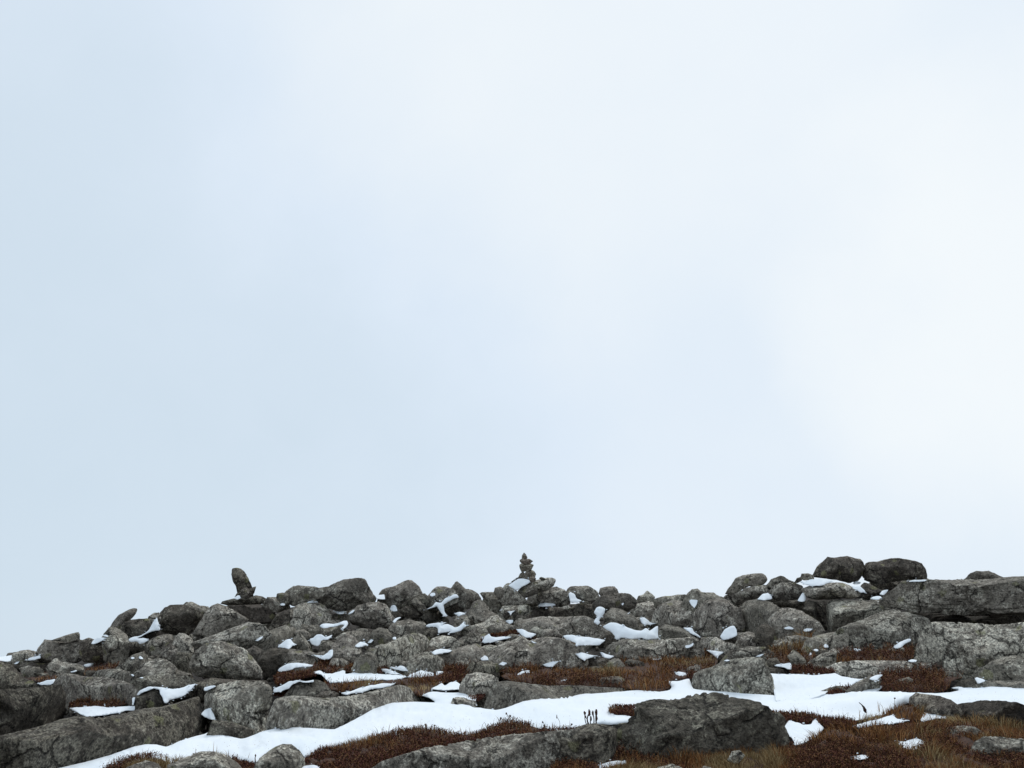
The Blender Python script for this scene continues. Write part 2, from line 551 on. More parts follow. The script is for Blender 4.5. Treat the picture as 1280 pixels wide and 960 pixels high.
def rock(name, flat, material, foot=None, lv=4, thick=1.0, style='b', dy=0.0, seed=None, Yfix=None):
    """a weathered stone: a chiselled, dented solid whose outline seen from the path is the traced one"""
    global rock_count
    rock_count += 1
    r = np.random.default_rng(1000 + rock_count if seed is None else seed)
    p = poly_pts(flat)
    c, _ = centroid(p)
    slope = 0.0
    if Yfix is not None:
        yf = Yfix
    elif foot is not None:
        yf = depth(c[0], foot)
    else:
        xs, rows = bottom_line(p)
        dd = depth(xs, rows)
        if len(p) and (p[:, 0].max() - p[:, 0].min()) > 50:
            slope = np.polyfit(xs - c[0], dd, 1)[0]
        yf = float(np.mean(dd)) if abs(slope) > 0 else depth(c[0], rows.max())
    yf += dy
    m = yf / F
    slope = float(np.clip(slope, -2.2 * m, 2.2 * m))
    if foot is None:
        # the stone goes on a little below the ground it stands in
        tg_ = np.roll(p, -1, 0) - np.roll(p, 1, 0)
        sgn = 1.0 if (p[:, 0] * np.roll(p[:, 1], -1) - np.roll(p[:, 0], -1) * p[:, 1]).sum() > 0 else -1.0
        ny_ = -sgn * tg_[:, 0] / (np.hypot(tg_[:, 0], tg_[:, 1]) + 1e-9)
        p[:, 1] += np.clip(ny_ * 1.3, 0, 1) * min(0.17 / m, 0.45 * np.ptp(p[:, 1]))
        low = p[:, 1] > c[1] + 0.15 * np.ptp(p[:, 1])
        p[low, 0] += (p[low, 0] - c[0]) * 0.05
        c, _ = centroid(p)
    w_, h_ = np.ptp(p[:, 0]) * m, np.ptp(p[:, 1]) * m
    T = (0.42 * min(w_, h_) + 0.10 * max(w_, h_)) * thick
    Yc = yf + T * 0.8
    e3 = ray(c[0], c[1])
    e3 = e3 / np.linalg.norm(e3)
    e1 = np.cross(e3, [0, 0, 1.0])
    e1 /= np.linalg.norm(e1)
    e2 = np.cross(e1, e3)
    O = at(c[0], c[1], Yc)
    W = at(p[:, 0], p[:, 1], Yc + slope * (p[:, 0] - c[0])) - O
    q2 = np.stack([W @ e1, W @ e2], -1)
    sk = slope / m * 1.0
    cc, _ = centroid(q2)
    base, faces = ico(lv)
    q = base.copy()
    # chisel
    nplanes = {'b': 9, 'r': 22, 's': 8, 'o': 6}[style]
    nrm = r.normal(size=(nplanes, 3))
    nrm /= np.linalg.norm(nrm, axis=1)[:, None]
    lo, hi = {'b': (0.55, 0.95), 'r': (0.80, 1.0), 's': (0.58, 0.95), 'o': (0.66, 0.95)}[style]
    dist = r.uniform(lo, hi, nplanes)
    fixed = [((r.normal(0, .22), 1.0, -0.2 + r.normal(0, .12)), 0.68), ((r.normal(0, .28), r.uniform(.75, 1.0), -0.62), r.uniform(.46, .66)),
             ((r.normal(0, .35), r.uniform(-.45, .05), -1.0), r.uniform(.56, .70)), ((r.normal(0, .3), -0.8, -0.6), r.uniform(.52, .74)),
             ((0, -1, 0), .72), ((0.9, 0.1, -0.45 + r.normal(0, .2)), r.uniform(.55, .78)), ((-0.9, 0.1, -0.45 + r.normal(0, .2)), r.uniform(.55, .78)),
             ((r.choice([-1, 1]) * r.uniform(.5, .8), r.uniform(.1, .6), -0.75), r.uniform(.52, .7))]
    if style == 'o':
        # undercut: a narrow lit brow above a face that falls back into its own shade
        fixed[1] = ((r.normal(0, .2), r.uniform(.8, 1.0), -0.6), r.uniform(.56, .68))
        fixed[2] = ((r.normal(0, .2), r.uniform(-.75, -.5), -1.0), r.uniform(.40, .50))
        fixed[3] = ((r.normal(0, .2), -1.0, -0.6), r.uniform(.50, .62))
    fn = np.array([f_[0] for f_ in fixed])
    fn /= np.linalg.norm(fn, axis=1)[:, None]
    nrm = np.concatenate([nrm, fn])
    dist = np.concatenate([dist, [f_[1] for f_ in fixed]])
    if style == 'r':
        dist = dist * 0.5 + 0.5
    if style in 'bs':
        # jointed granite: three sets of parallel faces, turned a little every way, with the corners knocked off
        ya, pa, ra = r.normal(0, .5), r.normal(-.32, .16), r.normal(0, .13)
        Rz = np.array([[math.cos(ra), -math.sin(ra), 0], [math.sin(ra), math.cos(ra), 0], [0, 0, 1]])
        Rx = np.array([[1, 0, 0], [0, math.cos(pa), -math.sin(pa)], [0, math.sin(pa), math.cos(pa)]])
        Ry = np.array([[math.cos(ya), 0, math.sin(ya)], [0, 1, 0], [-math.sin(ya), 0, math.cos(ya)]])
        M = Rz @ Rx @ Ry
        ax = np.concatenate([M.T, -M.T]) + r.normal(0, .07, (6, 3))
        ax /= np.linalg.norm(ax, axis=1)[:, None]
        if (ax[1, 2] > -.1):
            ax[1, 2] = -.25
            ax[1] /= np.linalg.norm(ax[1])
        nrm = np.concatenate([ax, nrm[:5], fn[1:2]])
        dist = np.concatenate([r.uniform(.52, .70, 6), r.uniform(.70, .92, 5), [r.uniform(.62, .78)]])
    cs = q @ nrm.T
    rr = np.where(cs > 0.05, dist[None] / np.maximum(cs, 0.05), 9.0)
    rr = np.minimum(rr, 1.35)
    k_ = 110.0 if style != 'r' else 12.0
    R = -np.log(np.exp(-k_ * rr).sum(1)) / k_
    sd = r.uniform(-50, 50, 3)
    hs_ = np.array([w_ / 2, h_ / 2, T])
    qa = q * hs_ / math.sqrt(w_ * h_ / 4)
    fs = min(1.0, 55.0 / max(np.ptp(p[:, 0]), np.ptp(p[:, 1])))
    R = R * (1 + 0.03 * fbm(qa * 1.4 + sd, 3) + 0.028 * fbm(qa * 4.3 + sd, 3) - 0.06 * (1 - np.abs(fbm(qa * 3.1 + sd + 40, 2)) * 3).clip(0, 1) ** 3)
    if lv >= 4:
        R = R * (1 + 0.045 * fs * fbm(qa * 12 + sd, 2))
    if lv >= 5:
        R = R * (1 + 0.026 * fs * fbm(qa * 27 + sd, 2))
    crease = np.abs(vnoise(qa * 1.25 + sd + 9) + 0.35 * vnoise(qa * 4 + sd))
    R = R * (1 - (0.055 if style != 'r' else 0.02) * np.exp(-(crease / 0.045) ** 2))
    q = q * R[:, None]
    # silhouette
    th = np.arctan2(q[:, 1], q[:, 0])
    rad = np.hypot(q[:, 0], q[:, 1])
    nb = 72 if lv >= 4 else 36
    bins = ((th + math.pi) / (2 * math.pi) * nb).astype(int) % nb
    Sm = np.zeros(nb)
    np.maximum.at(Sm, bins, rad)
    bad = Sm < 0.2
    if bad.any():
        Sm[bad] = Sm[~bad].mean()
    tb = (np.arange(nb) + 0.5) / nb * 2 * math.pi - math.pi
    sil = np.interp(th, tb, Sm, period=2 * math.pi)
    tg = np.linspace(-math.pi, math.pi, 361)[:-1]
    pr = radial(q2, cc, tg)
    pr = (np.roll(pr, 1) + 4 * pr + np.roll(pr, -1)) / 6
    circ = np.stack([np.cos(tg) * 2.2, np.sin(tg) * 2.2, tg * 0], -1)
    pr = pr * (1 + 0.012 * fbm(circ * 1.6 + sd, 3) + 0.014 * fbm(circ * 7 + sd, 3))
    tgt = np.interp(th, tg, pr, period=2 * math.pi)
    s_ = tgt / sil
    a = cc[0] + q[:, 0] * s_
    bb = cc[1] + q[:, 1] * s_
    d3 = q[:, 2] * T
    P = O + a[:, None] * e1 + bb[:, None] * e2 + (d3 + sk * a)[:, None] * e3
    foot_pt = O + np.array([0, 0, q2[:, 1].min()])
    o = link_mesh(name, P - foot_pt, faces[:, ::1], material)
    o.location = foot_pt
    return o


# ------------------------------------------------------------------ sheets that lie on what is there: snow and turf
def inside(p, pts):
    x, y = pts[:, 0], pts[:, 1]
    c = np.zeros(len(pts), bool)
    n = len(p)
    for i in range(n):
        x1, y1 = p[i]
        x2, y2 = p[(i + 1) % n]
        cond = (y1 > y) != (y2 > y)
        c ^= cond & (x < (x2 - x1) * (y - y1) / (y2 - y1 + 1e-12) + x1)
    return c


def edge_dist(p, pts):
    a = p
    b = np.roll(p, -1, 0)
    ab = b - a
    L = (ab ** 2).sum(1) + 1e-9
    best = np.full(len(pts), 1e9)
    for i in range(len(p)):
        t_ = np.clip(((pts - a[i]) @ ab[i]) / L[i], 0, 1)
        dd = np.hypot(*(pts - a[i] - t_[:, None] * ab[i]).T)
        best = np.minimum(best, dd)
    return best


def dense(p, step, jit, r, closed_smooth=1):
    o = []
    n = len(p)
    for i in range(n):
        a, b = p[i], p[(i + 1) % n]
        L = np.hypot(*(b - a))
        k = max(1, int(round(L / step)))
        for j in range(k):
            o.append(a + (b - a) * j / k)
    o = np.array(o)
    for _ in range(closed_smooth):
        o = (np.roll(o, 1, 0) + 4 * o + np.roll(o, -1, 0)) / 6
    if jit:
        s = np.cumsum(np.hypot(*(o - np.roll(o, 1, 0)).T))
        sd = r.uniform(0, 99)
        q = np.stack([s * 0.16, s * 0 + sd, s * 0], -1)
        j2 = np.stack([fbm(q, 3), fbm(q + 31.7, 3)], -1) * jit
        o = o + j2
    return o


def plan(flat, step, jit, r, smooth=1):
    p = dense(poly_pts(flat), step, jit, r, smooth)
    x0, y0 = p.min(0)
    x1, y1 = p.max(0)
    gx, gy = np.meshgrid(np.arange(x0, x1, step), np.arange(y0, y1, step * 0.8))
    g = np.stack([gx.ravel(), gy.ravel()], -1) + r.uniform(-.25, .25, (gx.size, 2)) * step
    g = g[inside(p, g)]
    if len(g):
        g = g[edge_dist(p, g) > step * 0.45]
    return p, g


def cast_all(pts, dg):
    res = np.empty(len(pts))
    D = ray(pts[:, 0], pts[:, 1])
    o = Vector(EYE)
    for k in range(len(pts)):
        d = Vector(D[k])
        L = d.length
        hit, loc, *_ = S.ray_cast(dg, o, d / L)
        res[k] = loc.y if (hit and loc.y < 30) else np.nan
    return res


def sheet(name, p, g, D, material, bulge, back, label, cat=None, group=None, kind=None, rough=0.0, soft=5.0, crumbs=0, r=None, rlow=0.0):
    """closed crust over the outline p (pixels on the line of sight) at the distances D, bulging out by bulge metres"""
    allp = np.concatenate([p, g]) if len(g) else p
    n = len(p)
    res = delaunay_2d_cdt([Vector(x) for x in allp], [], [list(range(n))], 1, 1e-5)
    v2 = np.array([x[:] for x in res[0]])
    tri = np.array([f for f in res[2] if len(f) == 3])
    orig = [x[0] if len(x) else -1 for x in res[3]]
    dv = np.array([D[k] if k >= 0 else np.nan for k in orig])
    if np.isnan(dv).any():
        dv[np.isnan(dv)] = np.nanmean(dv)
    ed = edge_dist(p, v2)
    dv = dv - bulge * (1 - np.exp(-ed / soft))
    V = at(v2[:, 0], v2[:, 1], dv)
    if rough:
        wgt = np.clip(ed / 3, 0, 1)
        V = V + (wgt * rough * (rlow * 1.6 * fbm(V * 2.2, 2) + fbm(V * 9, 3) * (1 - .7 * rlow) + .6 * (1 - .6 * rlow) * fbm(V * 26, 2)))[:, None] * np.array([0, -0.6, 0.9])
    # rim of the sheet folds back behind itself
    bk = back
    if not np.isscalar(back):
        bk = np.array([back[k] if k >= 0 else np.nan for k in orig])
        bk[np.isnan(bk)] = np.nanmean(bk)
        bk = bk + bulge * (1 - np.exp(-ed / soft))
    V2 = at(v2[:, 0], v2[:, 1], dv + bk)
    e_ = {}
    for t_ in tri:
        for i in range(3):
            a, b = int(t_[i]), int(t_[(i + 1) % 3])
            e_[(a, b)] = 1
    rim = [(a, b) for (a, b) in e_ if (b, a) not in e_]
    nv = len(V)
    # orient to the viewer
    n0 = np.cross(V[tri[:, 1]] - V[tri[:, 0]], V[tri[:, 2]] - V[tri[:, 0]]).sum(0)
    if n0[1] > 0:
        tri = tri[:, ::-1]
        rim = [(b, a) for a, b in rim]
    side = []
    for a, b in rim:
        side.append((b, a, a + nv))
        side.append((b, a + nv, b + nv))
    faces = np.concatenate([tri, tri[:, ::-1] + nv, np.array(side, int).reshape(-1, 3)])
    V = np.concatenate([V, V2])
    # crumbs of snow broken off along the edge
    for _ in range(crumbs):
        k = int(r.integers(0, n))
        off = p[k] - p.mean(0)
        c2 = p[k] + off / (np.hypot(*off) + 1e-6) * r.uniform(0.3, 2.6) + r.normal(0, .7, 2)
        mm = D[k] / F
        b_, fc_ = ico(1)
        rr_ = r.uniform(.35, 1.05) * mm
        cc_ = at(c2[0], c2[1], D[k] - .01)
        faces = np.concatenate([faces, fc_ + len(V)])
        V = np.concatenate([V, cc_ + b_ * np.array([1.5, 1.2, .8]) * rr_ * r.uniform(.75, 1.2, (len(b_), 1))])
    O = V[:nv].mean(0)
    O[2] = V[:nv, 2].min()
    o = link_mesh(name, V - O, faces, material)
    o.location = O
    tag(o, label, cat, group, kind)
    return o, (v2, dv)


def envelope(pts, hit, K):
    """a sheet in front of every hit that rises and recedes by K metres of distance per pixel, as settled snow does"""
    ok = ~np.isnan(hit)
    src, h = pts[ok], hit[ok]
    res = np.empty(len(pts))
    for i0 in range(0, len(pts), 400):
        d = 0.8 * np.abs(pts[i0:i0 + 400, None, 0] - src[None, :, 0]) - (pts[i0:i0 + 400, None, 1] - src[None, :, 1])
        res[i0:i0 + 400] = (h[None] + K * d).min(1)
    return res

# ------------------------------------------------------------------ the stones, one by one
KIND = {'bo': ('boulder', 'boulder'), 'ro': ('rock', 'rock'), 'sl': ('rock_slab', 'rock slab'), 'ca': ('cairn_stone', 'stone'), 'st': ('standing_stone', 'stone')}
ROCKS = 'weathered granite rocks of the slope'


def K(kind, label, pts, m=None, group=ROCKS, **kw):
    n, c = KIND[kind]
    pp = poly_pts(pts)
    size = max(np.ptp(pp[:, 0]), np.ptp(pp[:, 1]))
    kw.setdefault('lv', 3 if size < 16 else (4 if size < 75 else (5 if size < 150 else 6)))
    kw.setdefault('style', {'sl': 's', 'bo': 'b'}.get(kind, 'b'))
    return tag(rock(n, pts, m or G1, **kw), label, c, group, 'thing')


def stones():
    # --- skyline and upper slope, from the low left end
    K('ro', 'low rounded rock at the far left end of the skyline', [12,822,16,817,26,813,36,812,44,814,52,818,50,827,36,834,16,833], foot=836)
    K('sl', 'broad pale lichened slab on the left skyline under a flat dark-ended stone', [43,820,48,810,53,803,56,799,66,800,80,801,100,800,105,803,106,814,102,826,92,831,70,830,54,828,46,826], G3, foot=836)
    K('sl', 'thin flat stone with a blunt dark end tilted on the pale left skyline slab', [62,801,72,797.5,82,794,93,791,98,790,100,793,100,800.5,84,802.5], G4, foot=836, dy=.15)
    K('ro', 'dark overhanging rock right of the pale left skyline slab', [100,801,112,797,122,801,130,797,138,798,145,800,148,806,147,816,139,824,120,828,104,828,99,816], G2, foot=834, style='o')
    K('ro', 'small rock coloured dark for the shade under the low left skyline rock', [26,836,32,831,44,827,58,827,63,832,52,838,38,841], G2)  # stands for the shadow below that rock, put into its colour
    K('ro', 'little rounded rock among rusty grass below the left skyline', [31,840,36,835.5,46,834,53,836,56,840,52,846,36,847])
    K('sl', 'gently sloping grey slab below the pale left skyline slab', [57,834,63,828,76,827,100,830,107,835,94,844,78,843,64,840], G3)
    K('ro', 'dark mossy rock at the left edge above the blocky dark boulder', [-16,824,0,827,14,831,22,838,30,847,44,852,50,859,40,870,-16,872], G2)
    K('ro', 'wide grey lichened rock behind rusty grass and a strip of snow on the left', [60,860,70,848,80,841,92,842,104,845,116,846,130,845,146,848,160,852,172,858,176,868,166,878,150,884,130,883,100,880,86,875], G1)
    K('ro', 'flat grey rock wedged above the wide lichened rock on the left', [112,846,122,838,136,836,152,836,162,840,168,850,160,856,130,856], G3)
    K('sl', 'pointed slab leaning up to the right on the left skyline', [137,784,142,776,148,769,156,764.5,164,760.5,170,759.5,172.5,762,170,767,163,775,156,781,150,787,142,790], G1, foot=818, dy=-.2)
    K('ro', 'dark rounded rock sheltered behind the pointed leaning slab', [148,788,156,778,164,774.5,176,773.5,187,773,190,786,185,794,172,799,156,798], G2, foot=818)
    K('ro', 'grey rock propping the pointed leaning slab from below', [124,802,130,793,136,784,142,783,150,787,160,794,162,808,158,824,148,830,139,818,130,810])
    K('ro', 'small upright knob of rock between the leaning slab and the dark fronted boulder', [186,776,188,769,192,766,199,765.5,202,772,198,788,189,792], G1, foot=812, dy=.2)
    K('ro', 'small dark block with snow lying along its top edge', [175,797,184,792,192,787,201,789,202,795,190,801,180,800], G2, foot=812, dy=-.1)
    K('bo', 'flat-topped boulder with a black shaded front on the left skyline', [196,778,200,767,205,760,213,756,228,755.5,240,758,251,764,256,772,248,780,243,790,236,795,215,794,203,791,198,785], G2, foot=808, style='o')
    K('ro', 'brownish hump rising behind the flat-topped dark fronted boulder', [226,758,233,752.5,240,752,250,757,260,758,267,766,256,776,236,774], G1, foot=796, dy=.3)
    K('sl', 'upper of two long pale slabs below the standing stone', [240,794,248,780,257,766,264,757,272,754,282,757,296,765,312,775,302,781,286,787,272,793,256,798], G3, foot=808)
    K('sl', 'lower of two long pale slabs below the standing stone', [236,804,254,798,276,790,292,784,310,777.5,324,778,335,785,342,793,334,802,320,808,298,814,268,814,246,812], G3, foot=822)
    K('ro', 'small grey rock beneath the flat-topped dark fronted boulder', [214,808,218,797,224,791,232,792,241,799,242,812,234,817,220,817])
    K('ro', 'mossy rock left beneath the flat-topped dark fronted boulder', [181,806,191,797,204,793,216,793,218,803,210,810,200,818,190,817,183,812])
    K('ro', 'narrow grey rock in the jumble left of the big rounded boulder', [198,824,203,810,213,803,222,811,221,822,215,830,205,830])
    K('ro', 'square dark-fronted rock touching the big rounded boulder on its left', [212,838,215,820,222,815,239,816,242,826,238,841,226,843], G2, style='o')
    K('sl', 'wide pale slab sloping down left of the big rounded boulder', [166,846,178,830,196,822,208,824,217,830,224,838,240,842,248,850,234,860,214,862,196,860,178,856], G3)
    K('ro', 'greenish rock above the wide pale slab on the left', [156,844,157,826,166,818,178,815,185,820,184,832,174,846], G1)
    K('sl', 'low brown slab behind the snow with the dark triangular rock', [160,866,166,850,182,845,200,843,214,842,232,844,248,850,256,856,244,862,222,868,190,868,170,870], G1)
    K('ro', 'dark triangular rock framed by snow on the left', [169,882,170.5,871,180,864.5,191,860.5,199,861.5,200.5,870,204,877,202,883,184,886], G2, dy=-.25)
    K('bo', 'blocky dark boulder cut by the left edge of the picture', [-18,866,0,861.5,20,860,48,859,64,857,78,856,83,866,84,878,74,890,62,899,50,905,30,910,12,915,-18,920], G2, seed=5, style='o')
    K('sl', 'very long dark lichened slab in the lower left corner along the snow bank', [-18,922,20,914,50,907,74,899,95,894,125,896,150,890,180,882,205,880,235,872,256,866,264,878,270,894,266,910,256,919,225,928,208,936,196,933,170,936,137,948,108,956,66,966,30,978,-18,984], G2, thick=.8, style='o')
    K('bo', 'big rounded grey boulder with an undercut base left of centre', [236.5,836,239,822,246,812,258,804,276,801,292,805,306,811,316,821,325,832,330,842,329,850,318,852,290,851,262,849,244,845], G1, foot=856, dy=-.1, style='o')
    K('bo', 'knobbly pale lichened boulder beneath the big rounded boulder', [256,866,270,857,290,851,304,848.5,312,851,326,850,338,853,342,862,340,874,336,884,337,893,331,906,316,913,296,914,288,904,274,903,269,893,260,888,255,878], G3, style='o')
    K('ro', 'rock coloured dark for the shade under the big rounded boulder', [238,856,262,847,300,850,336,850,334,860,300,866,262,870,242,868], G2)  # the boulder's underside shadow is put into this stone's colour
    K('ro', 'rock coloured dark for the shaded gap under the knobbly pale boulder', [260,914,266,900,290,902,306,908,320,912,312,921,292,925,272,921], G2)  # dark colour stands for the shaded gap here
    K('sl', 'long lichen-blotched slab left of centre bordering the snow bank', [332,902,338,880,345,871,362,868,385,870,405,872,430,870,456,866,478,860,500,855,512,857,521,867,535,874,547,879,520,881,496,880,480,883,462,892,440,904,420,915,400,913,372,911,346,913], G3, thick=.8, style='o')
    K('ro', 'rounded mound of rock with snow along its left shoulder', [350,873,360,863,370,855,382,851.5,396,849.5,406,853,413,862,414,872,390,876,366,875], G1)
    K('ro', 'small flat stone lying on the long lichen-blotched slab', [394,869,402,864,418,864,424,867,421,871.5,406,874], G4, dy=-.15)
    # --- around the standing stone
    st = K('st', 'tall dark stone standing upright and leaning left on the skyline', [289,717,290,711,293,709.5,297,709.5,302,711,306,715,310,722,313,728,315.5,734,315,742,308,747.5,301,747.5,296.5,741,295,733,291,727], G2, None, foot=790, style='b', thick=1.0)
    K('st', 'small pale stone wedged against the foot of the standing stone', [300,743,302,736.5,307,733.5,311,736,316,740,317,745,312,748,302,748.5], G4, 'wedge stones of the standing stone', foot=790, dy=-.25)
    K('st', 'dark pointed stone poking out right of the standing stone', [312,737,315,734.5,320.5,732.5,318,741,315,745.5,312,744], G2, 'wedge stones of the standing stone', foot=790, dy=-.1)
    K('st', 'tiny thin stone propping the standing stone on its left', [292.5,747.5,296,741.5,301,740,301,743.5,296,744.5], G2, 'wedge stones of the standing stone', foot=790, dy=-.2)
    K('sl', 'flat plate of rock carrying the standing stone', [275.5,754,279,751,292,748,305,747,318,745.5,328,747,332.5,751,328,755.5,314,757,300,758.5,284,757.5], G2, foot=790, dy=-.35, thick=1.6, style='o')
    K('ro', 'purplish hump just right of the plate under the standing stone', [310,750,314,746,320,744,328,745.5,334,749,332,755,318,755], G4, foot=786, dy=.2)
    K('bo', 'dark broken rock directly under the plate of the standing stone', [272,762,284,757,310,756,332,755,341,760,347,770,342,780,322,780,300,774,282,768], G2, foot=794)
    K('ro', 'brown sloping rock between the standing stone and the skyline boulders', [327,758,334,746.5,344,746,354,750,363,757,363,763,350,766,336,765], G1, foot=790)
    K('ro', 'shaded rock in the dark gap right of the standing stone', [338,780,346,767,356,763,367,760,366,772,359,782,350,787,343,786], G2, foot=796)
    K('bo', 'long low boulder left of the highest skyline boulder', [350,748,354,743,359,737.5,366,733,373,731.5,382,732.5,394,733,406,738,404,748,390,750,376,755,368,758,356,755], G1, foot=786)
    K('bo', 'highest boulder of the skyline between the standing stone and the cairn', [388,746,398,735,410,733,420,728,430,724,443,722.5,453,722,458,724.5,462,733,468,743,472,748,468,757,452,761,440,763,424,765,410,761,400,754], G1, foot=784, style='o')
    K('ro', 'small round stone at the left end of the long low skyline boulder', [345,747,346.5,742,353,740.5,360,742,363,750,359,756,349,753], G1, foot=790)
    K('bo', 'steep grey rock below the long low skyline boulder', [355,784,360,770,368,758,378,753,392,752.5,402,754,408,760,414,767,413,781,404,785,386,785,372,790,362,792], G1)
    K('ro', 'flat stone half covered by a tongue of snow under the skyline boulder', [396,792,400,785,416,784,428,783,432,788,420,794,406,795], G4)
    K('ro', 'shaded ledge stone left of the snow-tongue stone', [369,790,378,782,396,781,405,786,403,793,388,795,376,793], G1)
    K('ro', 'dark low slab beneath the highest skyline boulder', [403,774,412,766,424,768,434,769,437,775,420,780,406,781], G2)
    K('sl', 'diagonal slab rising to the right above the triangular rock', [316,804,326,793,340,787,356,781,369,785,371,796,358,805,342,808,332,814,320,816], G1)
    K('ro', 'pointed triangular rock between two small snow patches', [361,812,366,798,374,790,380,796,387,805,393,814,380,818,366,816], G1)
    K('ro', 'little rock at the right edge of a small snow patch', [399,809,402,801,410,799,419,804,418,814,405,815], G1)
    K('sl', 'low flat slab above the snow-capped turf ledge', [342,820,350,813,360,810,372,812,388,814,401,818,398,828,380,830,360,831,345,830], G1)
    K('ro', 'grey rock right behind the big rounded boulder', [320,824,328,816,340,810,352,811,362,812,352,822,345,836,330,838], G2)
    K('ro', 'small knob of rock on the shoulder of the big rounded boulder', [306,814,318,807,327,811,329,823,322,830,310,826], G1)
    K('bo', 'grey rock with a steep left side left of the broad diagonal slab', [412,820,416,804,424,796,434,791,444,796,451,806,454,820,446,830,430,832,416,830], G1)
    K('sl', 'thin slab lying above the steep-sided grey rock', [416,798,430,790,446,788,462,790,468,797,452,802,432,804], G3)
    K('bo', 'overhanging boulder with a black underside below the highest skyline boulder', [434,771,438,763,448,757,460,753,474,752,484,757,489,768,493,776,487,784,470,787,452,785,442,781,435,776], G1, foot=790, dy=-.2, style='o')
    # --- centre skyline
    K('bo', 'hump-shaped skyline boulder right of the highest skyline boulder', [472,748,475,740,479,736,484,734.5,492,733,500,729,508,725,513,724.5,518,727,524,733,528,741,531,748,522,754,506,758,496,762,486,760,480,754], G1, foot=780, style='o')
    K('ro', 'small shaded rock at the left foot of the hump-shaped skyline boulder', [471,752,474,742,480,737,484,740,484,754,478,758], G2, foot=780, dy=.15)
    K('ro', 'broken block under the hump-shaped skyline boulder', [500,758,512,748,524,743,532,741.5,539,750,537,759,526,766,514,766], G2, foot=784)
    K('ro', 'narrow leaning splinter under the hump-shaped skyline boulder', [513,751,520,747,530,756,536,765,529,768,519,760], G1, foot=784, dy=-.2)
    K('ro', 'small flat splinter in shade under the hump-shaped boulder', [498,764,508,757,521,762,530,768,521,774,507,772], G2, foot=784, dy=-.1)
    K('ro', 'shaded stone between two snow bits below the hump-shaped boulder', [482,774,490,765,500,761,510,768,507,778,494,782], G2)
    K('ro', 'grey stone beside the black-bellied overhanging boulder', [470,770,479,757,487,764,493,772,500,777,491,788,478,786], G1, foot=790)
    K('ro', 'low peaked skyline rock with a dab of snow on its left flank', [528,750,536,743,542,736,546,733,556,733,566,736,573,742,572,753,556,760,544,766,533,764], G1, foot=784)
    K('ro', 'sharp triangular skyline rock left of the cairn', [562,738,567,730,571,726,576,730,582,736,590,737,598,742,602,750,595,758,584,762,574,758,566,748], G1, foot=784)
    K('ro', 'dark round rock with snow draped over its left side', [553,767,553,756,562,749,572,747,579,752,581,760,577,767,564,771], G2, foot=780)
    K('ro', 'tilted rock with a thread of snow along its upper edge', [525,770,530,763,540,758.5,548,758.5,557,767,562,774,548,779,534,782,526,779], G1)
    K('ro', 'small rock with a crumb of snow left of the pyramid rock', [567,778,570,770,578,767,587,772,589,781,578,788,569,786], G1)
    K('bo', 'pyramid-shaped rock below the skyline left of the cairn', [580,783,583,772,588,760,592,752,599,749.5,607,754,613,764,623,769,617,778,600,782,590,788,582,788], G1)
    K('ro', 'dark lump of rock at the left end of a snow streak', [526,793,534,786,544,783,550,787,549,794,540,799,529,798], G2, dy=-.1)
    K('ro', 'rounded brown rock in the middle of the upper slope left of a snow streak', [483,792,488,780,498,776,512,774,520,777,531,781,532,793,520,797,506,793,496,797,488,800], G1)
    K('ro', 'rock shelf tucked behind the rounded brown rock', [503,775,512,766,526,766,533,774,526,780,510,783], G1)
    K('ro', 'grey rock with a chip of snow at its right end', [460,801,466,788,474,784,484,786,491,794,490,806,474,809,464,808], G1)
    K('sl', 'broad diagonal slab with pale streaks left of centre', [456,834,464,816,474,808,490,801,504,794,520,790,531,794,538,802,534,814,520,822,506,830,490,838,472,840], G3)
    K('ro', 'low grey rock left below the broad diagonal slab', [436,842,443,826,452,818,462,814,471,820,470,836,456,844], G1)
    K('ro', 'rounded rock in rusty grass right below the broad diagonal slab', [502,840,510,826,522,818,534,814,545,818,554,824,554,834,540,842,520,844], G1)
    K('ro', 'rock with a brown stain behind the oblong snow patch', [532,808,540,798,552,794,566,796,576,804,568,814,548,818,535,816], G1)
    K('sl', 'wide flat rock in front of the oblong snow patch', [542,822,556,816,570,811,580,807,594,805,607,811,613,824,605,836,584,836,568,836,550,834], G1)
    K('ro', 'mossy rock with a blunt top left of the dark heather hollow', [564,810,573,800,582,793,590,790,599,794,602,804,598,814,580,817], G1)
    K('sl', 'long narrow rock running under the pyramid rock', [576,788,590,782,604,777.5,614,770,622,769,633,778,635,787,624,792,606,794,590,795,579,792], G1)
    K('bo', 'skyline rock left of the cairn above a dark gap', [600,760,604,748,600,742,606,740,618,740,625,746,629,756,623,766,610,764], G1, foot=780)
    K('ro', 'small knob standing on the skyline left of the cairn', [617,742,618.5,734.5,626,733,630,736,632,746,622,748], G1, foot=780, dy=.1)
    K('bo', 'rock at the foot of the cairn left of its snow', [621,752,626,740,630,732,634,728.5,638,729,644,736,651,744,659,750,657,756,640,757,629,757], G1, foot=778)
    K('sl', 'tilted slab at the foot of the cairn pointing right', [643,744,652,734,662,728,672,724.5,684,722,692,722,695.5,725,692,732,684,738,670,743,655,748], G1, foot=778, dy=-.05, style='o')
    K('ro', 'thin dark stone edge rising along the left of the cairn snow', [634,732,640,726.5,646,722,652,721,654,726,646,731], G2, foot=778, dy=.25)
    K('ro', 'small dark pebble on the tilted slab right of the cairn', [673.5,723,676,721,680,722,682.5,724.5,678,726], G2, foot=778, dy=.0)
    K('bo', 'large grey rock below the tilted slab of the cairn', [657,756,661,744,672,738,684,734.5,696,733.5,708,738,713,746,712,755,702,759,690,758,676,756,666,759], G1, foot=776)
    K('sl', 'flat grey slab below the cairn', [620,764,634,754,648,753,664,754,674,758,670,770,656,774,640,774,628,770], G3)
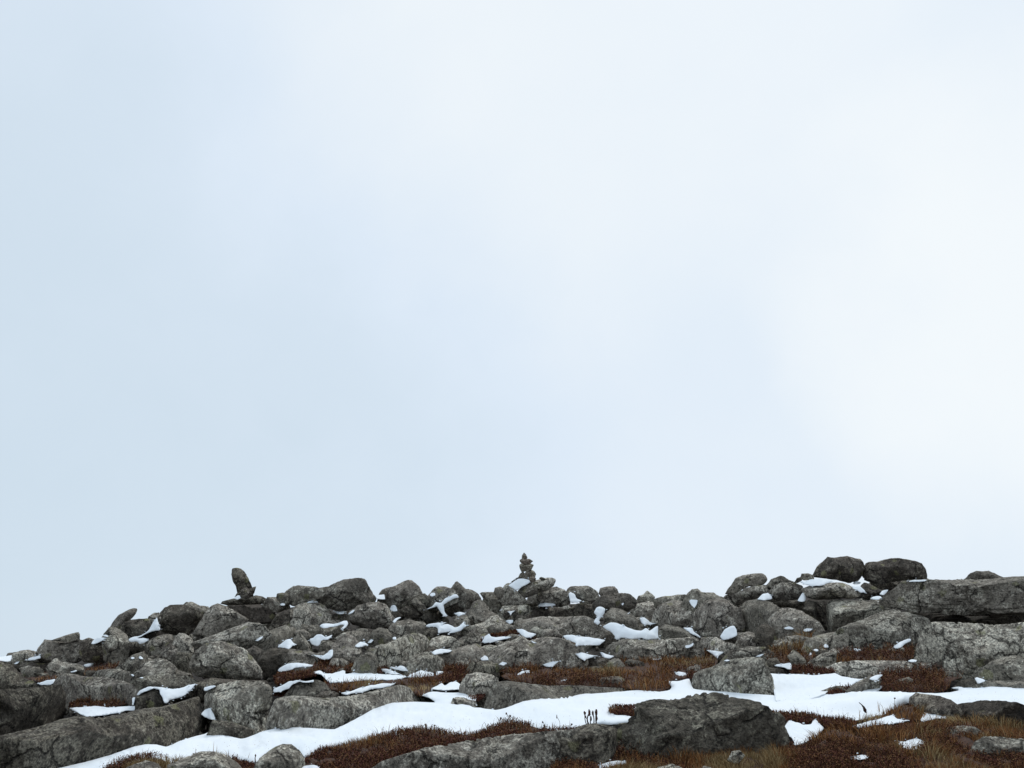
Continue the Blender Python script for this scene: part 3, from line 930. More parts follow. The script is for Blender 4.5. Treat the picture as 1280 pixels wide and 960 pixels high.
    K('sl', 'dark ledge under a streak of snow right of the cairn', [654,775,664,764,674,758,690,758,703,760,708,765,696,772,680,775,664,778], G2)
    K('bo', 'dark rounded rock right of the ledge below the cairn', [688,774,696,766,712,760,722,754,734,754,743,758,746,771,736,777,716,775,700,777], G2)
    K('bo', 'domed skyline rock with snow at its left foot right of the cairn', [707,744,709,736,714,732.5,724,732.5,735,732,742,736,748,741,750,748,740,752,726,750,716,748], G1, foot=776)
    K('sl', 'long pale slab crossing the middle of the slope below the cairn', [636,786,644,776,656,773,676,770,700,771,730,770,748,776,760,784,769,793,758,800,740,798,720,798,700,796,680,793,656,789], G3)
    K('bo', 'broad pale rock in the centre of the slope below the dark heather hollow', [596,834,605,820,616,810,630,802,644,798,652,793,660,800,676,796,692,796,706,800,717,806,731,812,730,826,718,834,700,838,672,838,644,838,616,838], G3)
    K('ro', 'brown stone between two snow patches above the rusty grass', [728,834,734,823,744,820,756,821,764,826,756,833,740,835], G4)
    K('ro', 'pale stone left of the brown stone between the snow patches', [702,832,712,820,720,818,731,826,731,834,716,838], G3)
    K('sl', 'thin pale strip of rock lying in the rusty grass', [716,838,730,834,750,831.5,775,830,776,832.5,752,835.5,730,839], G3, thick=2)
    K('ro', 'low mossy stone in the rusty grass above the snow bank', [748,851,752,847,762,845.5,776,846,782,850,776,856,756,857], G3)
    K('ro', 'dark low rock beside the small white cone of snow', [582,840,588,828,600,826,612,826,623,830,624,840,604,846,590,846], G2)
    K('ro', 'rounded rock with rusty moss behind the snow bank in the centre', [574,858,582,844,596,840,610,842,623,848,622,862,606,870,590,872,578,870], G1)
    K('sl', 'speckled lichened slab with a blunt left end bordering the snow bank in the centre', [602.5,885,606,872,610,862,616,852,630,850,648,852,664,854,684,857,710,856,740,858,770,860,802,861,794,867,760,868,720,870,694,873,670,879,650,885,636,891,616,892], G3, thick=.7)
    K('ro', 'small round rock half sunk in the snow bank', [561,881,566,873,572,871,580,872,588,875,595,876,595,883,586,887,572,886], G1)
    # --- right of the cairn
    K('ro', 'squarish skyline rock with a notch under its left corner', [748,742,750.5,735,758,733,768,733,772,737,775,745,768,752,756,752], G1, foot=776)
    K('bo', 'wide rough rock below the squarish skyline rock', [738,758,748,746,760,743,776,741,786,742,792,746,797,751,794,760,778,767,762,767,747,765], G1, foot=782)
    K('ro', 'small peaked skyline rock right of the squarish one', [795,752,798,745,804,743,809,738,813,741,819,746,816,754,804,757], G1, foot=776)
    K('ro', 'long low skyline rock between the two skyline peaks', [814,752,822,747,830,745,838,745,848,743,857,743,864,746,860,760,840,763,822,761], G1, foot=778)
    K('bo', 'diagonally striped boulder above the widest of the snow patches', [754,780,758,766,764,759,776,761,790,768,799,776,803,787,798,792,784,788,768,782], G3)
    K('bo', 'mossy rock right of the striped boulder', [786,766,796,755,810,751,822,755,827,768,820,780,806,778,796,774], G1)
    K('bo', 'massive pale lichened rock left of the snow flecked hollow', [814,782,818,764,828,754,842,750,856,752,867,762,874,776,874,788,856,792,834,792,819,790], G3)
    K('sl', 'lichen-crusted block in front of the widest snow patch', [752,822,757,808,768,801,780,798.5,800,799.5,824,799.5,844,798,866,796,878,804,877,816,864,822,846,826,830,828,808,828,784,826,766,824], G3)
    K('ro', 'upright rock at the right edge of the widest snow patch', [822.5,800,824,784,831,780,846,783,862,788,872,796,864,804,840,805], G1)
    K('ro', 'small shadowed rock, coloured dark, at the left point of the widest snow patch', [753,800,757,790,764,788,769,795,769,803,758,804], G2)  # the shade on this stone is in its dark granite
    K('bo', 'pale skyline hump with a white wedge of snow on its face', [851,756,858,743,864,737,873,735.5,876,740,884,740.5,891,740.5,900,745,912,753,918,766,912,780,894,784,874,780,857,770], G3, foot=790)
    K('bo', 'angular boulder perched on the skyline with a flat sloping top', [906,743,909,737,915,730,919,723,928,719,942,717,953,716.5,958,720,960,726,954,731,946,733,936,733,926,738,916,743], G1, foot=778)
    K('ro', 'rounded shelf rock under the angular perched boulder', [920,744,930,736,942,732,956,731,964,738,960,746,944,748,930,748], G1, foot=778, style='o')
    K('ro', 'low mound of rock on the skyline between the angular boulder and the twin boulders', [955,735,964,724,974,720,979,720,986,725,995,728,992,738,974,740], G1, foot=776, dy=.3)
    K('ro', 'dark block between two small wedges of snow under the skyline', [961,741,966,732,976,728,990,728,1003,732,1006,740,1001,749,984,751,967,750], G1, foot=780, style='o')
    K('ro', 'tiny dark stone left of the twin boulders', [993,727.5,996,722.5,1001,721,1003,725.5,997,729], G2, foot=778)
    K('ro', 'little brown stone tucked against the left twin boulder', [1000,723,1002,717,1010,716.5,1017,719,1018,725,1005,725.5], G4, foot=776)
    K('bo', 'mottled lichened rock with a white blob of snow at its foot', [862,782,870,762,884,750,900,747,914,753,927,764,930,782,922,792,904,796,890,800,874,796], G3)
    K('bo', 'domed rock in the middle of the right slope', [914,778,922,760,932,751,950,748,966,754,979,764,986,777,978,792,958,796,940,794,928,792], G1)
    K('sl', 'pale slab sloping right under the dark ledge', [958,774,968,762,984,759,1000,763,1014,771,1025,778,1030,790,1014,800,996,801,976,799,964,790], G3)
    K('sl', 'dark ledge of rock left of the black recess', [948,752,966,748,990,749,1004,751,1016,753,1020,768,1014,775,1000,766,984,761,966,757], G2, foot=776)
    K('ro', 'dark pillar-like rock below the domed rock', [940,804,944,788,952,780,960,780,969,788,972,802,960,811,947,811], G2)
    K('ro', 'small grey rock left of the dark pillar-like rock', [916,810,924,795,934,789,945,792,950,806,940,813,926,813], G1)
    K('ro', 'low grey rock left of the white snow blob', [868,812,878,797,894,796,906,802,920,806,918,817,896,820,878,818], G1)
    K('sl', 'rough flat rock behind the rusty tussock on the right', [964,806,984,795,1000,794,1012,797,1008,808,990,811,972,811], G1)
    K('bo', 'left of twin boulders perched on the right skyline', [1014,721,1018,714,1024,707,1030,700,1034,696.5,1042,697,1050,696,1058,695,1066,697,1074,699,1079,703,1080,712,1077,721,1072,727,1060,729,1046,725,1028,723], G2, foot=768, style='o')
    K('bo', 'right of twin boulders perched on the right skyline', [1076,719,1080,704,1086,702,1096,702,1106,699,1114,697.5,1122,697,1132,699,1144,701,1152,704,1157,712,1159.5,720,1158,725,1140,725.5,1120,727,1104,730,1090,730,1080,726], G2, foot=766, style='o')
    K('sl', 'pale slab carrying the left twin boulder over a black recess', [1000,736,1014,731,1024,730.5,1040,728,1054,728,1063,732,1071,738,1075,745,1066,749,1052,748,1036,750,1018,750,1004,746], G3, foot=774, dy=-.8, thick=2.6, style='o')
    K('ro', 'reddish dark rock with snow on it under the twin boulders', [1074,734,1080,728,1088,730,1096,735,1104,739.5,1099,745,1090,750,1078,750,1076,742], G2, foot=770)
    K('bo', 'grey block right of the black recess', [1032,766,1033.5,753,1044,749.5,1060,750,1076,751,1092,753,1102,762,1106,778,1092,788,1066,790,1046,788,1035,780], G1, thick=1.8)
    K('ro', 'rock filling the gap left of the great right slab', [1080,756,1090,748,1106,749,1115,757,1110,768,1092,767], G1, foot=772)
    K('ro', 'rock at the left wall of the black recess', [1004,760,1010,750,1019,752,1021,764,1020,778,1010,780,1003,772], G2, foot=784, thick=3.0)
    K('sl', 'great pale slab overhanging a black crack on the right', [1094,754,1104,742,1116,736,1126,729,1136,724.5,1160,724,1180,724,1200,723,1209,723,1224,724,1250,722,1268,720.5,1300,720,1304,766,1276,769,1250,770,1220,771,1190,770,1170,767,1150,767,1130,763,1108,761], G3, foot=790, thick=1.8, dy=-.75)
    K('bo', 'dark rock added to deepen the shade inside the black crack of the right slabs', [1112,776,1130,764,1160,762,1210,762,1250,762,1304,762,1304,800,1250,804,1190,802,1140,792], G2, foot=790, dy=.1)  # added back wall, keeps the crack black
    K('ro', 'dark stone added for shade at the back of the black recess', [1008,752,1020,744,1036,744,1046,752,1046,780,1036,788,1018,788,1008,780], G2, foot=774, dy=.3)  # added back wall, so the opening reads black
    K('ro', 'dark rock added to darken the gap under the right twin boulder', [1080,748,1086,728,1100,724,1130,722,1160,723,1172,732,1150,744,1110,750], G2, foot=766, dy=.6)  # added behind; its dark colour stands for the shaded gap
    K('ro', 'grey rock bedded under the angular perched boulder', [898,758,904,745,925,738,950,734,985,733,1006,736,1006,750,960,758], G1, foot=776, dy=.5)
    K('ro', 'rounded hump on top of the great right slab', [1204,726,1212,717,1220,713.5,1228,714,1236,713.5,1244,717,1252,721,1264,725,1250,730,1222,731], G1, foot=776, dy=.3)
    K('sl', 'sloping pale slab wedged below the great right slab', [1036,800,1048,784,1070,776,1096,766,1116,761,1140,767,1160,773,1170,780,1158,788,1149,798,1141,810,1110,816,1080,816,1052,815], G3)
    K('sl', 'lichened shelf left of the sloping pale slab', [1000,816,1006,801,1020,794,1040,790,1062,790,1063,806,1040,818,1014,820], G3)
    K('bo', 'large dark square-cut block at the right below the black crack', [1142,822,1144,800,1150,784,1164,777,1190,777,1220,778.5,1246,781,1270,779.5,1304,778,1308,834,1280,840,1250,840,1222,842,1204,844,1184,845,1166,839,1149,832], G1, thick=.8)
    K('ro', 'lichened rock with a dark hole at the right edge', [1219,846,1228,834,1240,826,1256,820,1268,819,1284,822,1304,826,1304,852,1270,855,1246,854,1230,851], G3, dy=-.1)
    K('sl', 'thin flat rock strip above the snow at the right edge', [1210,861,1222,853,1240,851,1270,850,1304,850,1304,860,1262,861,1230,863], G3, thick=1.6)
    K('sl', 'flat striped slab in the heather under the dark square block', [1024,836,1044,828,1070,825,1096,825.5,1124,826,1146,827,1166,832,1173,841,1150,844,1120,841,1104,844,1088,848,1066,849,1050,847,1038,842], G3)
    K('ro', 'narrow slanting stone in heather left of the flat striped slab', [1004,834,1014,825,1028,816,1046,813.5,1044,822,1030,831,1014,837], G1)
    K('ro', 'upright narrow stone beside the rusty tussock', [984,818,992,811.5,1000,817,1008,826,1006,835,994,829], G1)
    K('bo', 'wide pebbly-textured boulder standing behind the snow bank right of centre', [863.5,862,864,848,867,841,875,837,890,833,896,830,904,826,920,822.5,940,821,954,823,961,832,967,850,972,870,950,869,920,867,890,865], G3, style='r', thick=1.1)
    K('ro', 'low rock behind the top of the wide pebbly boulder', [898,828,912,813,936,808,956,809,968,816,960,824,940,828,916,830], G1)
    K('ro', 'low bar of rock between the snow hollow and the snow bank', [1004,872,1020,866,1032,861,1046,857,1062,858,1076,850,1086,845,1102,848,1096,859,1080,866,1050,869,1026,871], G1)
    K('ro', 'small dark stone in the snow near the right edge', [1189,860,1199,851,1210,848,1218,850,1220,857,1204,861], G2)
    K('ro', 'small grey stone among rusty heather right of centre', [1116,853,1124,849,1136,846,1142,849,1134,855,1122,857], G1, dy=-.1)
    # --- foreground
    K('sl', 'wide smooth pale slab at the bottom edge left of the big dark boulder', [450,970,480,951,510,941,540,933,580,925,620,919.5,660,915,700,913,728,911,752,916,744,934,706,946,690,962,660,985,560,992,460,990], G3, thick=.6, style='s', lv=6)
    K('ro', 'squat dark rock below the dead flower stalks', [664,930,672,919,692,916,714,912,726,906,740,903.5,758,904,772,910,768,932,752,948,720,950,690,946,672,940], G2, dy=-.3)
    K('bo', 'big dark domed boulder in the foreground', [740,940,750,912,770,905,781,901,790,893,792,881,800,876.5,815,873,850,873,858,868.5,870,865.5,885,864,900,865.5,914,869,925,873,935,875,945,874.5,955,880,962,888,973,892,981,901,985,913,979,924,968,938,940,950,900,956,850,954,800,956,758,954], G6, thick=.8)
    K('bo', 'rounded pale boulder cut by the bottom edge on the left', [314,968,325,948,340,935,352,930,364,929.5,374,937,381,948,380,966,352,982,324,980], G3)
    K('bo', 'low brownish boulder at the bottom edge in the left snow', [210,956,232,945,252,938.5,270,938.5,286,945,297,952,306,962,302,982,240,986,210,978], G1)
    K('ro', 'small low stone at the bottom left edge in heather', [146,966,168,955,184,950.5,197,954,206,964,192,978,158,978], G1)
    K('ro', 'dark narrow rock in the right snow beside a rusty tussock', [1135,886,1136.5,872,1144,866,1160,868,1176,870,1189,875,1198,883,1203,894,1192,902,1174,900,1160,892,1146,892], G2)
    K('bo', 'long dark rock on the right edge of the snow bank', [1184,890,1196,879,1212,878,1225,875,1250,875.5,1272,878.5,1284,884,1304,891,1304,910,1262,910,1230,907,1202,903], G2)
    K('sl', 'small flat pale stone in the heather at the lower right', [1168,915,1186,909,1204,906.5,1220,909,1232,916,1214,921,1188,920], G3, dy=-.1)
    K('bo', 'flat pale rock in the heather at the lower right edge', [1206,944,1218,927,1230,920,1250,920.5,1270,923,1304,926,1304,940,1264,945,1236,948], G3, dy=-.1)
    K('ro', 'small whitish stone in rusty grass below the big dark boulder', [909,947,915,939,925,937.5,931,943,923,950], G3, dy=-.35)
    K('ro', 'pale stone at the bottom edge under the big dark boulder', [812,974,822,959,840,954.5,853,960,852,974], G3, dy=-.15)
    K('ro', 'little stone at the bottom edge right of the pale one', [868,966,880,957,891,960,890,974,872,974], G3, dy=-.15)


CAIRN = 'stones stacked into the cairn'


def cairn():
    kw = dict(group=CAIRN, foot=778, lv=4)
    K('ca', 'narrow slanted stone at the left of the cairn base', [647.5,722,650,717,654,714,657,718,655,723.5,649,724], G5, dy=.25, **kw)
    K('ca', 'tall pointed stone in the middle of the cairn base', [652.5,724.5,655,718,659,711.5,662,714,663,720,661,724.5,656,725.5], G5, dy=.12, **kw)
    K('ca', 'rounded reddish stone at the right of the cairn base', [659,715,663,711.5,668,714,670,718,668.5,723,662,723.5,660,718.5], G5, dy=.25, **kw)
    K('ca', 'small pale stone at the lower right foot of the cairn', [660.5,726,662,721.5,667,720,670,723,669.5,727,664,728], G5, dy=.05, **kw)
    K('ca', 'blocky stone in the waist of the cairn', [649,706,652,704,662,704,667.5,706,665.5,710,663.5,713.5,652,715,650,711], G5, dy=.2, **kw)
    K('ca', 'flat brownish plate stone second from the top of the cairn', [649.5,700.5,652,698.5,662,698.5,666,701.5,662.5,705,654,705.2,651,703.5], G5, dy=.2, **kw)
    K('ca', 'small pointed stone crowning the cairn', [652,699,652.5,694,655,690.5,657.5,693,659.5,697.5,657,699.5,653,699.7], G5, dy=.25, **kw)

# ------------------------------------------------------------------ snow
SNOWG = 'snow patches lying between the rocks'
BANK = [55,968,70,961,108,952,137,944,168,933,185,930,196,930.5,208,934,225,926,245,920,258,917,262,914,264,918,275,917.5,290,921,302,923.5,312,921,325,915,342,911,370,909,395,910.5,418,912,440,901,460,890,474,882,490,878.5,515,877,538,878,
        545,878,536,872,526,869.5,534,866,540,864,560,866,585,865,609,863.5,607,868,600,870,594,876,596,882,590,884,603,885.5,620,887.5,635,884,655,876,675,871,700,868,740,867,780,864,800,862.5,824,864.5,838,862.5,840,858,832,851.5,850,851,862,848,
        866,861,880,863,906,864.5,930,867,968,869,1000,870,1030,868,1060,866,1090,864,1120,865,1140,865.5,1170,866.5,1190,865,1200,862.5,1188,860,1202,857.5,1216,856.5,1214,860.5,1240,858,1296,857.5,
        1440,862,1440,900,1296,893,1270,888,1210,890,1180,884,1155,876,1142,874,1136,879,1124,884,1108,892,1090,898,1065,901,1040,900,1020,898,1000,892,985,892,960,893,930,885,880,880,840,882,800,886,786,887,772,884,764,888,768,894,782,894,794,897,786,904,764,906,745,905,735,908,722,911,700,915,680,913,650,910,630,909,605,915,588,921,565,919,550,918,530,915,500,918,470,923,440,929,415,934,395,942,380,950,368,944,352,940,335,945,322,956,312,955,290,950,272,946,256,944,240,948,222,953,206,957,198,953,185,951,165,955,145,962,130,972]

PATCHES = [
 ('small snow patch at the far left end of the skyline', [-8,822,5,820.5,15,818.5,14.5,824,13,827,-8,826.5]),
 ('snow wedge left of the pale lichened slab on the left skyline', [34.5,824,42,821,50,818.5,50.5,823,44,825,36,826.5]),
 ('tiny sliver of snow under the low rounded rock at the far left', [17.5,829.5,21,827.5,25,826.5,22,829.5,19,830.5]),
 ('short strip of snow above the blocky dark boulder at the left edge', [47.5,854,56,851,69.5,849,66,855,58,857,50,856]),
 ('small snow dab below the dark overhanging rock on the left skyline', [104,831.5,110,829.5,118,829,115,833,108,834]),
 ('thin line of snow by the rusty grass below the left skyline', [87.5,840,95,837.5,97,838.5,90,840.8]),
 ('snow pad left of the pointed leaning slab', [113,804,119,798.5,127,797,133,797,128,801,120,805,116,805.5]),
 ('short snow streak propped against the pointed leaning slab', [128,794,132,793.3,136,795,135,796.5,130,795.5]),
 ('branching snow tongue between the leaning slab and the dark-fronted boulder', [196,771,197.5,778,201,785.5,198.5,789,192,788.5,185,791,176,796,171,798,179,797,187,799.5,181,803.5,174,805.5,172,802,162,802.5,160.5,799,166,796,174,795,184,789.5,187.5,785,191,778]),
 ('snow speck on the mossy slope below the leaning slab, left of a pair', [163,822.5,166,820.7,168.5,822.5,165.5,824.3]),
 ('snow speck on the mossy slope below the leaning slab, right of a pair', [173,822.5,175,819.7,178.5,822,179,824,175,824]),
 ('tiny snow speck on the wide pale slab on the left', [163,843.5,165.5,842.2,168.5,844.5,166,846]),
 ('thin snow fleck right of the tiny speck on the wide pale slab', [174,847,178,846.3,179.5,847.3,177,848.3]),
 ('curved snow patch around the dark triangular rock', [170,869,174,863,186,858.5,200,858.5,212,861,222,861,234,857,245,853.8,240,861,232,868.5,224,872,213,874.5,208,879.5,205,878,203.5,872,200,868,199.5,862,192,860.5,180,865,172,870]),
 ('little snow drip left of the dark triangular rock', [165.5,872,169,871.5,168,877,167,882,165,881.5]),
 ('long flat snow patch above the very long dark slab', [86,885,100,884,112,883,124,882.5,135,884.8,150,883.5,160,882.8,179,882,172,886.5,166,888.5,160,888,150,891,140,892.5,124,895,108,896.5,98,891.5]),
 ('snow plug between the very long dark slab and the knobbly pale boulder', [251,892,256,887,262.5,885,267,892,269.5,900,262,899.5,255,896]),
 ('small snow strip behind the knobbly pale boulder', [254,863,255,859.5,263,857,270.5,857.5,264,861,258,863.5]),
 ('snow blanket on the left shoulder of the rounded mound', [341,866,342,861,352,857,360,852,372,850,385,851.5,392,850,391.5,853,384,853.5,374,852,366,855.5,360,861,352,864.5]),
 ('snow cap on the turf ledge right of the big rounded boulder', [347,838.5,350,834,360,829.5,372,828,382,830,391.5,831.5,390,833.5,378,834,368,835,358,839,349,839.5]),
 ('bit of snow at the foot of the standing stone', [293,748.5,296,745,300,744,300.5,748,297,749.5]),
 ('small snow pocket under the long low skyline boulder', [383,754,386,750.5,391,752,396,750.8,398,753,390,754]),
 ('snow scrap on the brown rock right of the standing stone', [349.5,756,352,753.8,356.5,754.5,356,757,352,757]),
 ('thin snow strip under the highest skyline boulder', [415,763.5,424,764.5,430.5,762.8,430.5,767.5,424,767.8]),
 ('long tongue of snow on the flat stone under the skyline boulder', [399,782.5,404,779.5,418,779.5,428,777,434,776,435.5,780,434,784,428,787.5,425.5,786.5,431,781.5,428,780.5,416,784,404,785.3]),
 ('narrow slanting snow sliver left of the diagonal slab', [318.5,801,324,797,329.5,794.8,327,798.5,322,801.5]),
 ('pointed snow patch left of the triangular rock', [346,809,352,805,357,800,363,798.5,365,802.5,371.5,806,365,807,361,812,355,810]),
 ('lumpy snow patch right of the triangular rock', [386.5,800,391,797,394,794,402,792.7,407,796,415.5,793.5,414,797,408,800,401,800.5,400,805,397,808.3,390,806,388,803]),
 ('crescent of snow at the foot of the steep-sided grey rock', [391,818,397,819,404,819.5,410,816,412,812,415.8,811,415.5,820,412,824,402,824.2,396,822]),
 ('small snow bow on the broad grey ground left of the diagonal slab', [443,808,450,802.3,456,803,461.5,806,454,808.7,446,809.3]),
 ('snow crumb beside the small snow bow', [459,803.5,464,799,467.5,800,463,804.3]),
 ('snow lying on the left end of the overhanging boulder', [435,768,440,763,444,762,441,766]),
 ('white notch of snow between the two highest humps of the skyline', [470,748.7,473,743.5,480.5,743,481.5,749.5,475,749.2]),
 ('egg-shaped snow dab below the hump-shaped skyline boulder', [487,762,489,757,493,755.8,496,759,497,764,491,764.5]),
 ('snow cap on the rounded brown rock', [490,777.5,494,773,500,770.8,502,771.5,497,774.5,493,779.3]),
 ('snow dab on the low peaked skyline rock', [536.5,744,539,741,543.5,740.8,544.3,744,540,745.8]),
 ('forked snow patch draped over the dark round rock', [551,754,556,748,562,746,568,742.3,572,743,574.3,747,568,748,560,752,554,756,555,764,560,770,557,771.2,550,764,546,758,536,761,530,763,540,758,545,752]),
 ('snow crumb below the dark round rock', [568,768,570,765.5,574,764.5,581,766,583,768,578,769,573,771.3,571,769]),
 ('wide forked snow patch with a streak running up to the right', [531,782,540,779,554,778,559,777.5,552,780.5,562,780.5,568,784,574,783,579,778,581.5,775.5,580.5,780.5,584,782,576,788,566,791.5,558,793,564,789,554,791.3,548,792,547,785,544,783.5,534,785]),
 ('small snow chip in the middle of the broad diagonal slab', [490.5,797,493,795.5,495.5,796.5,495,799.8,491,799.3]),
 ('oblong snow patch on the wide flat rock', [539,816,545,812,552,810.7,562,812,565.2,813.5,560,815.7,550,817,543,818.7]),
 ('snow streak in the dark heather hollow below the pyramid rock', [602,803,606,795,612,791.8,614.5,796,626,796,641,795.5,634,799.3,620,801.3,614,803.2,604,804]),
 ('bead of snow above the dark heather hollow', [631.5,776.5,636,774.8,641.5,774.8,641,778,637,780.2]),
 ('slanting snow strip right of the dark heather hollow', [644.5,786,654,786.8,662,790.7,670.8,792.5,666,796.3,658,797.3,651,793]),
 ('thin curl of snow under the slanting snow strip', [663.5,800.5,668,802.5,671.5,803.7,666,804]),
 ('bright snow apron below the cairn', [635,732.5,642,727,647,723.5,652,722.5,661,724.5,663.3,728,656,732,650,736,646,738.3,640,734.5]),
 ('low streak of snow under the large grey rock of the cairn', [672.5,756.7,678,754,686,753.3,694,754.8,695.5,757,684,757.8,674,758.5]),
 ('dirty snow trickle on the flat slab below the cairn', [633.5,764.5,644.5,763.3,640,766.3,638,770,636.8,766.5]),
 ('small white patch in a crack left of the flat slab below the cairn', [624,763,627,760.5,629,761.3,626,764.2]),
 ('snow running down the left foot of the domed skyline rock', [710,743,713,740,718,742,720.5,748,727.5,751,722,753.2,714,754]),
 ('long ragged snow patch under the long pale slab', [703,794,712,793.3,724,795,740,797,757.5,800,754,803,750,806.5,736,807,718,807.2,720,804,712,801,706,798]),
 ('snow patch above the brown stone, left of two', [718.5,817,728,815.3,736,817.7,748.5,820,738,822,732,825,730.5,827]),
 ('snow patch above the brown stone, right of two', [750.5,815.3,760,818,768.5,820,762,823.3,754,822]),
 ('small white cone of snow beside the broad pale rock', [600,823.5,606,818.8,610,821.5,611,825.2,602,825.5]),
 ('snow scrap right of the dark low rock', [623,830.5,628,827,634.5,828.7,630,832]),
 ('snow streak at the lower edge of the broad pale rock', [677,831,690,827,699.5,825.8,694,830,692,834,682,833.3]),
 ('grey snow remnant on rusty grass below the broad pale rock', [645,844,652,839,663,837.8,663,841,652,843.5]),
 ('thin white curve of snow in the rusty grass', [696.5,853.3,704,850,709.5,848.3,706,852.3,698,854.3]),
 ('snow funnel between the dark rounded rock and the striped boulder', [742.5,766,746,759,751,758.3,757,761,755,768,752,772,748,776,751,778,748,782,741,778,747,771]),
 ('tiny triangular snow chip under the squarish skyline rock', [776.5,754,780.5,753.6,778.5,757.3]),
 ('tiny snow dash left of the mossy rock', [783.5,768,786,766,788,764.8,786,767.5]),
 ('triangular snow patch right of the striped boulder', [799,772,804,771,810,774.7,814,779,821,779.5,814,781,806,781.8,802,780]),
 ('widest of the snow patches on the slope, with a sharp straight right edge', [752.5,784,758,780,764,777.3,774,780,784,784,792,787,802,788.5,806,784,810,786,811.5,789.5,816,786,822.8,781.8,823.2,798.8,808,799.2,800,797.7,790,799,776,797.3,770,800.3,768,794,762,789]),
 ('white wedge of snow on the face of the pale skyline hump', [861,751,864,749.3,872,750,871,756,868,760.5,864,756.5]),
 ('slanting snow strip under the massive pale rock', [854.5,785,866,784.8,868,790,876.5,796,874.5,797.3,864,792]),
 ('small ragged snow patch in rusty grass below the massive pale rock', [856,807,862,806,867,803,866.5,807,860,810.3,857,810]),
 ('thin snow dash at the top of the large rusty grass patch', [815.5,823.7,828,822.8,824,824.8,816,825.2]),
 ('mottled snow patch in the rusty grass by the snow bank', [843,842,848,839,858,841,859,844,856,845.5,848,846]),
 ('snow wedge under the rounded shelf rock', [946.5,749.3,953,743,960,740.8,965,745,965.3,749.5,956,750]),
 ('narrow upright snow wedge beside the black recess', [996.5,751.3,1001,744,1004,740,1008,747,1006.5,752,1000,752.3]),
 ('white blob of snow at the foot of the mottled rock', [900,796,902,791,906,786.5,912,783.5,918,782.3,921,788,921.5,794,914,798,904,800.5]),
 ('thin lens of snow on the pale slab under the dark ledge', [979.5,785,986,782.8,992.5,785,992,786.8,982,786.8]),
 ('lens of snow right of the thin lens on the pale slab', [1003.5,788,1008,785.3,1016.5,786,1012,789.2,1006,789.7]),
 ('snow sheet beneath the left twin boulder', [1000.5,727.7,1012,724.5,1026,723.3,1038,725,1042.5,727,1032,730,1024,732.3,1014,733.2,1006,730.5]),
 ('curl of snow between the twin boulders', [1065.5,729,1070,726.3,1076.5,728,1074,730,1068,730.8]),
 ('snow triangle on the slab left of the reddish dark rock', [1063.5,732.5,1070,733,1075,731.5,1079,736,1082.5,740.5,1075,740.5,1069,737]),
 ('snow tongue right of the reddish dark rock', [1099,743,1103,738.3,1110.5,736.8,1108,741,1104,744.3]),
 ('low snow strip under the reddish dark rock', [1087.5,748,1094,745.3,1100,744.8,1103.5,747,1098,750.2,1091,749.7]),
 ('thin bright line of snow under the right twin boulder', [1135.5,726,1146,725,1158.5,724,1157,726.3,1137,727.8]),
 ('slanting snow strip beside the large dark square block', [1116,809,1122,804,1130,800,1138,798.3,1139.3,801,1132,804.3,1128,809,1120,811.3]),
 ('short snow dash on the flat striped slab', [1134,826.3,1140,824,1147,825,1145,827.8,1138,827.8]),
 ('snow triangle in a heather gap below the pale skyline hump', [882,812,894,813.5,905.5,815.3,899,819.3,896.5,824,890,817.3]),
 ('small white dash on the top of the wide pebbly boulder', [904.5,826,909,824.3,913,825.3,910,826.8]),
 ('short snow dash behind the top of the wide pebbly boulder', [943.5,821,950,818,955.5,817,950,821.3]),
 ('snow patch in the rusty heather above the snow hollow', [967.5,832,978,829.5,987,828.3,990.3,833,990,837,984,836.3,976,834]),
 ('upper of two snow bits by the upright narrow stone', [1015.5,812.3,1020,810.8,1023.5,812.5,1022,814.5,1018,813.7]),
 ('lower of two snow bits by the upright narrow stone', [1011,818,1013,815,1015,818,1013.5,822,1011.5,820.5]),
 ('pale snow crumb in heather under the lichened shelf', [1028,808.5,1031,804.5,1034,805.5,1036.5,809,1032,809.8]),
 ('faint snow streak at the foot of the sloping pale slab', [1064,812,1070,810.5,1076,811.5,1078,813.3,1071,814.5]),
 ('smooth snow hollow right of the wide pebbly boulder', [960,840.8,968,842,984,843,1000,842.5,1016,844,1030,843.3,1044,841.3,1052,845,1074,849,1081,848.5,1062,857.5,1040,861,1030,868,1008,877,990,877,970,877,966,858]),
 ('snow patch between the rock bar and the snow bank', [1076,865.5,1084,861,1094,857,1104.5,857.5,1099,863,1086,866.5]),
 ('patchy snow on the upper end of the rock bar', [1086,848,1094,844,1104,843.3,1099,848,1096,851,1090,850]),
 ('white wedge of snow under the lichened rock at the right edge', [1218,848,1222,846.3,1232.5,850,1230,853.3,1222,855,1219,851]),
 ('blocky snow heap in heather by the big dark domed boulder', [977,916,981,906,986,900.3,994,902,1004,906,1015,905,1016,900,1020,898.8,1024,904,1030.5,910,1022,920,1008,928,994,932.5,990,922]),
 ('long narrow snow strip in the dark heather on the right', [1064,908.5,1080,903,1100,898,1116,893,1120,898,1128,899.5,1138,900,1130,902.5,1115,905,1100,906,1080,909.3]),
 ('rounded snow heap below the dark narrow rock', [1150,900,1153,896,1156,890,1162,886,1172,888,1180,892,1183.5,898,1172,898.5,1162,900,1152,902.5]),
 ('snow patch in the rusty grass at the lower right', [1112.5,922,1122,927,1132,926,1146,923,1158.5,927,1155,932,1142,937.5,1132,937]),
 ('thin ragged snow patch near the bottom edge on the right', [1057.5,948.3,1068,945,1080,943,1088.5,946,1080,949.3,1066,950.3]),
 ('double snow lump in the grass left of the speckled slab', [538,861,545,858,552,853.5,556,857,562,853,570,851,575.5,855,577.5,862,560,863,548,862.5]),
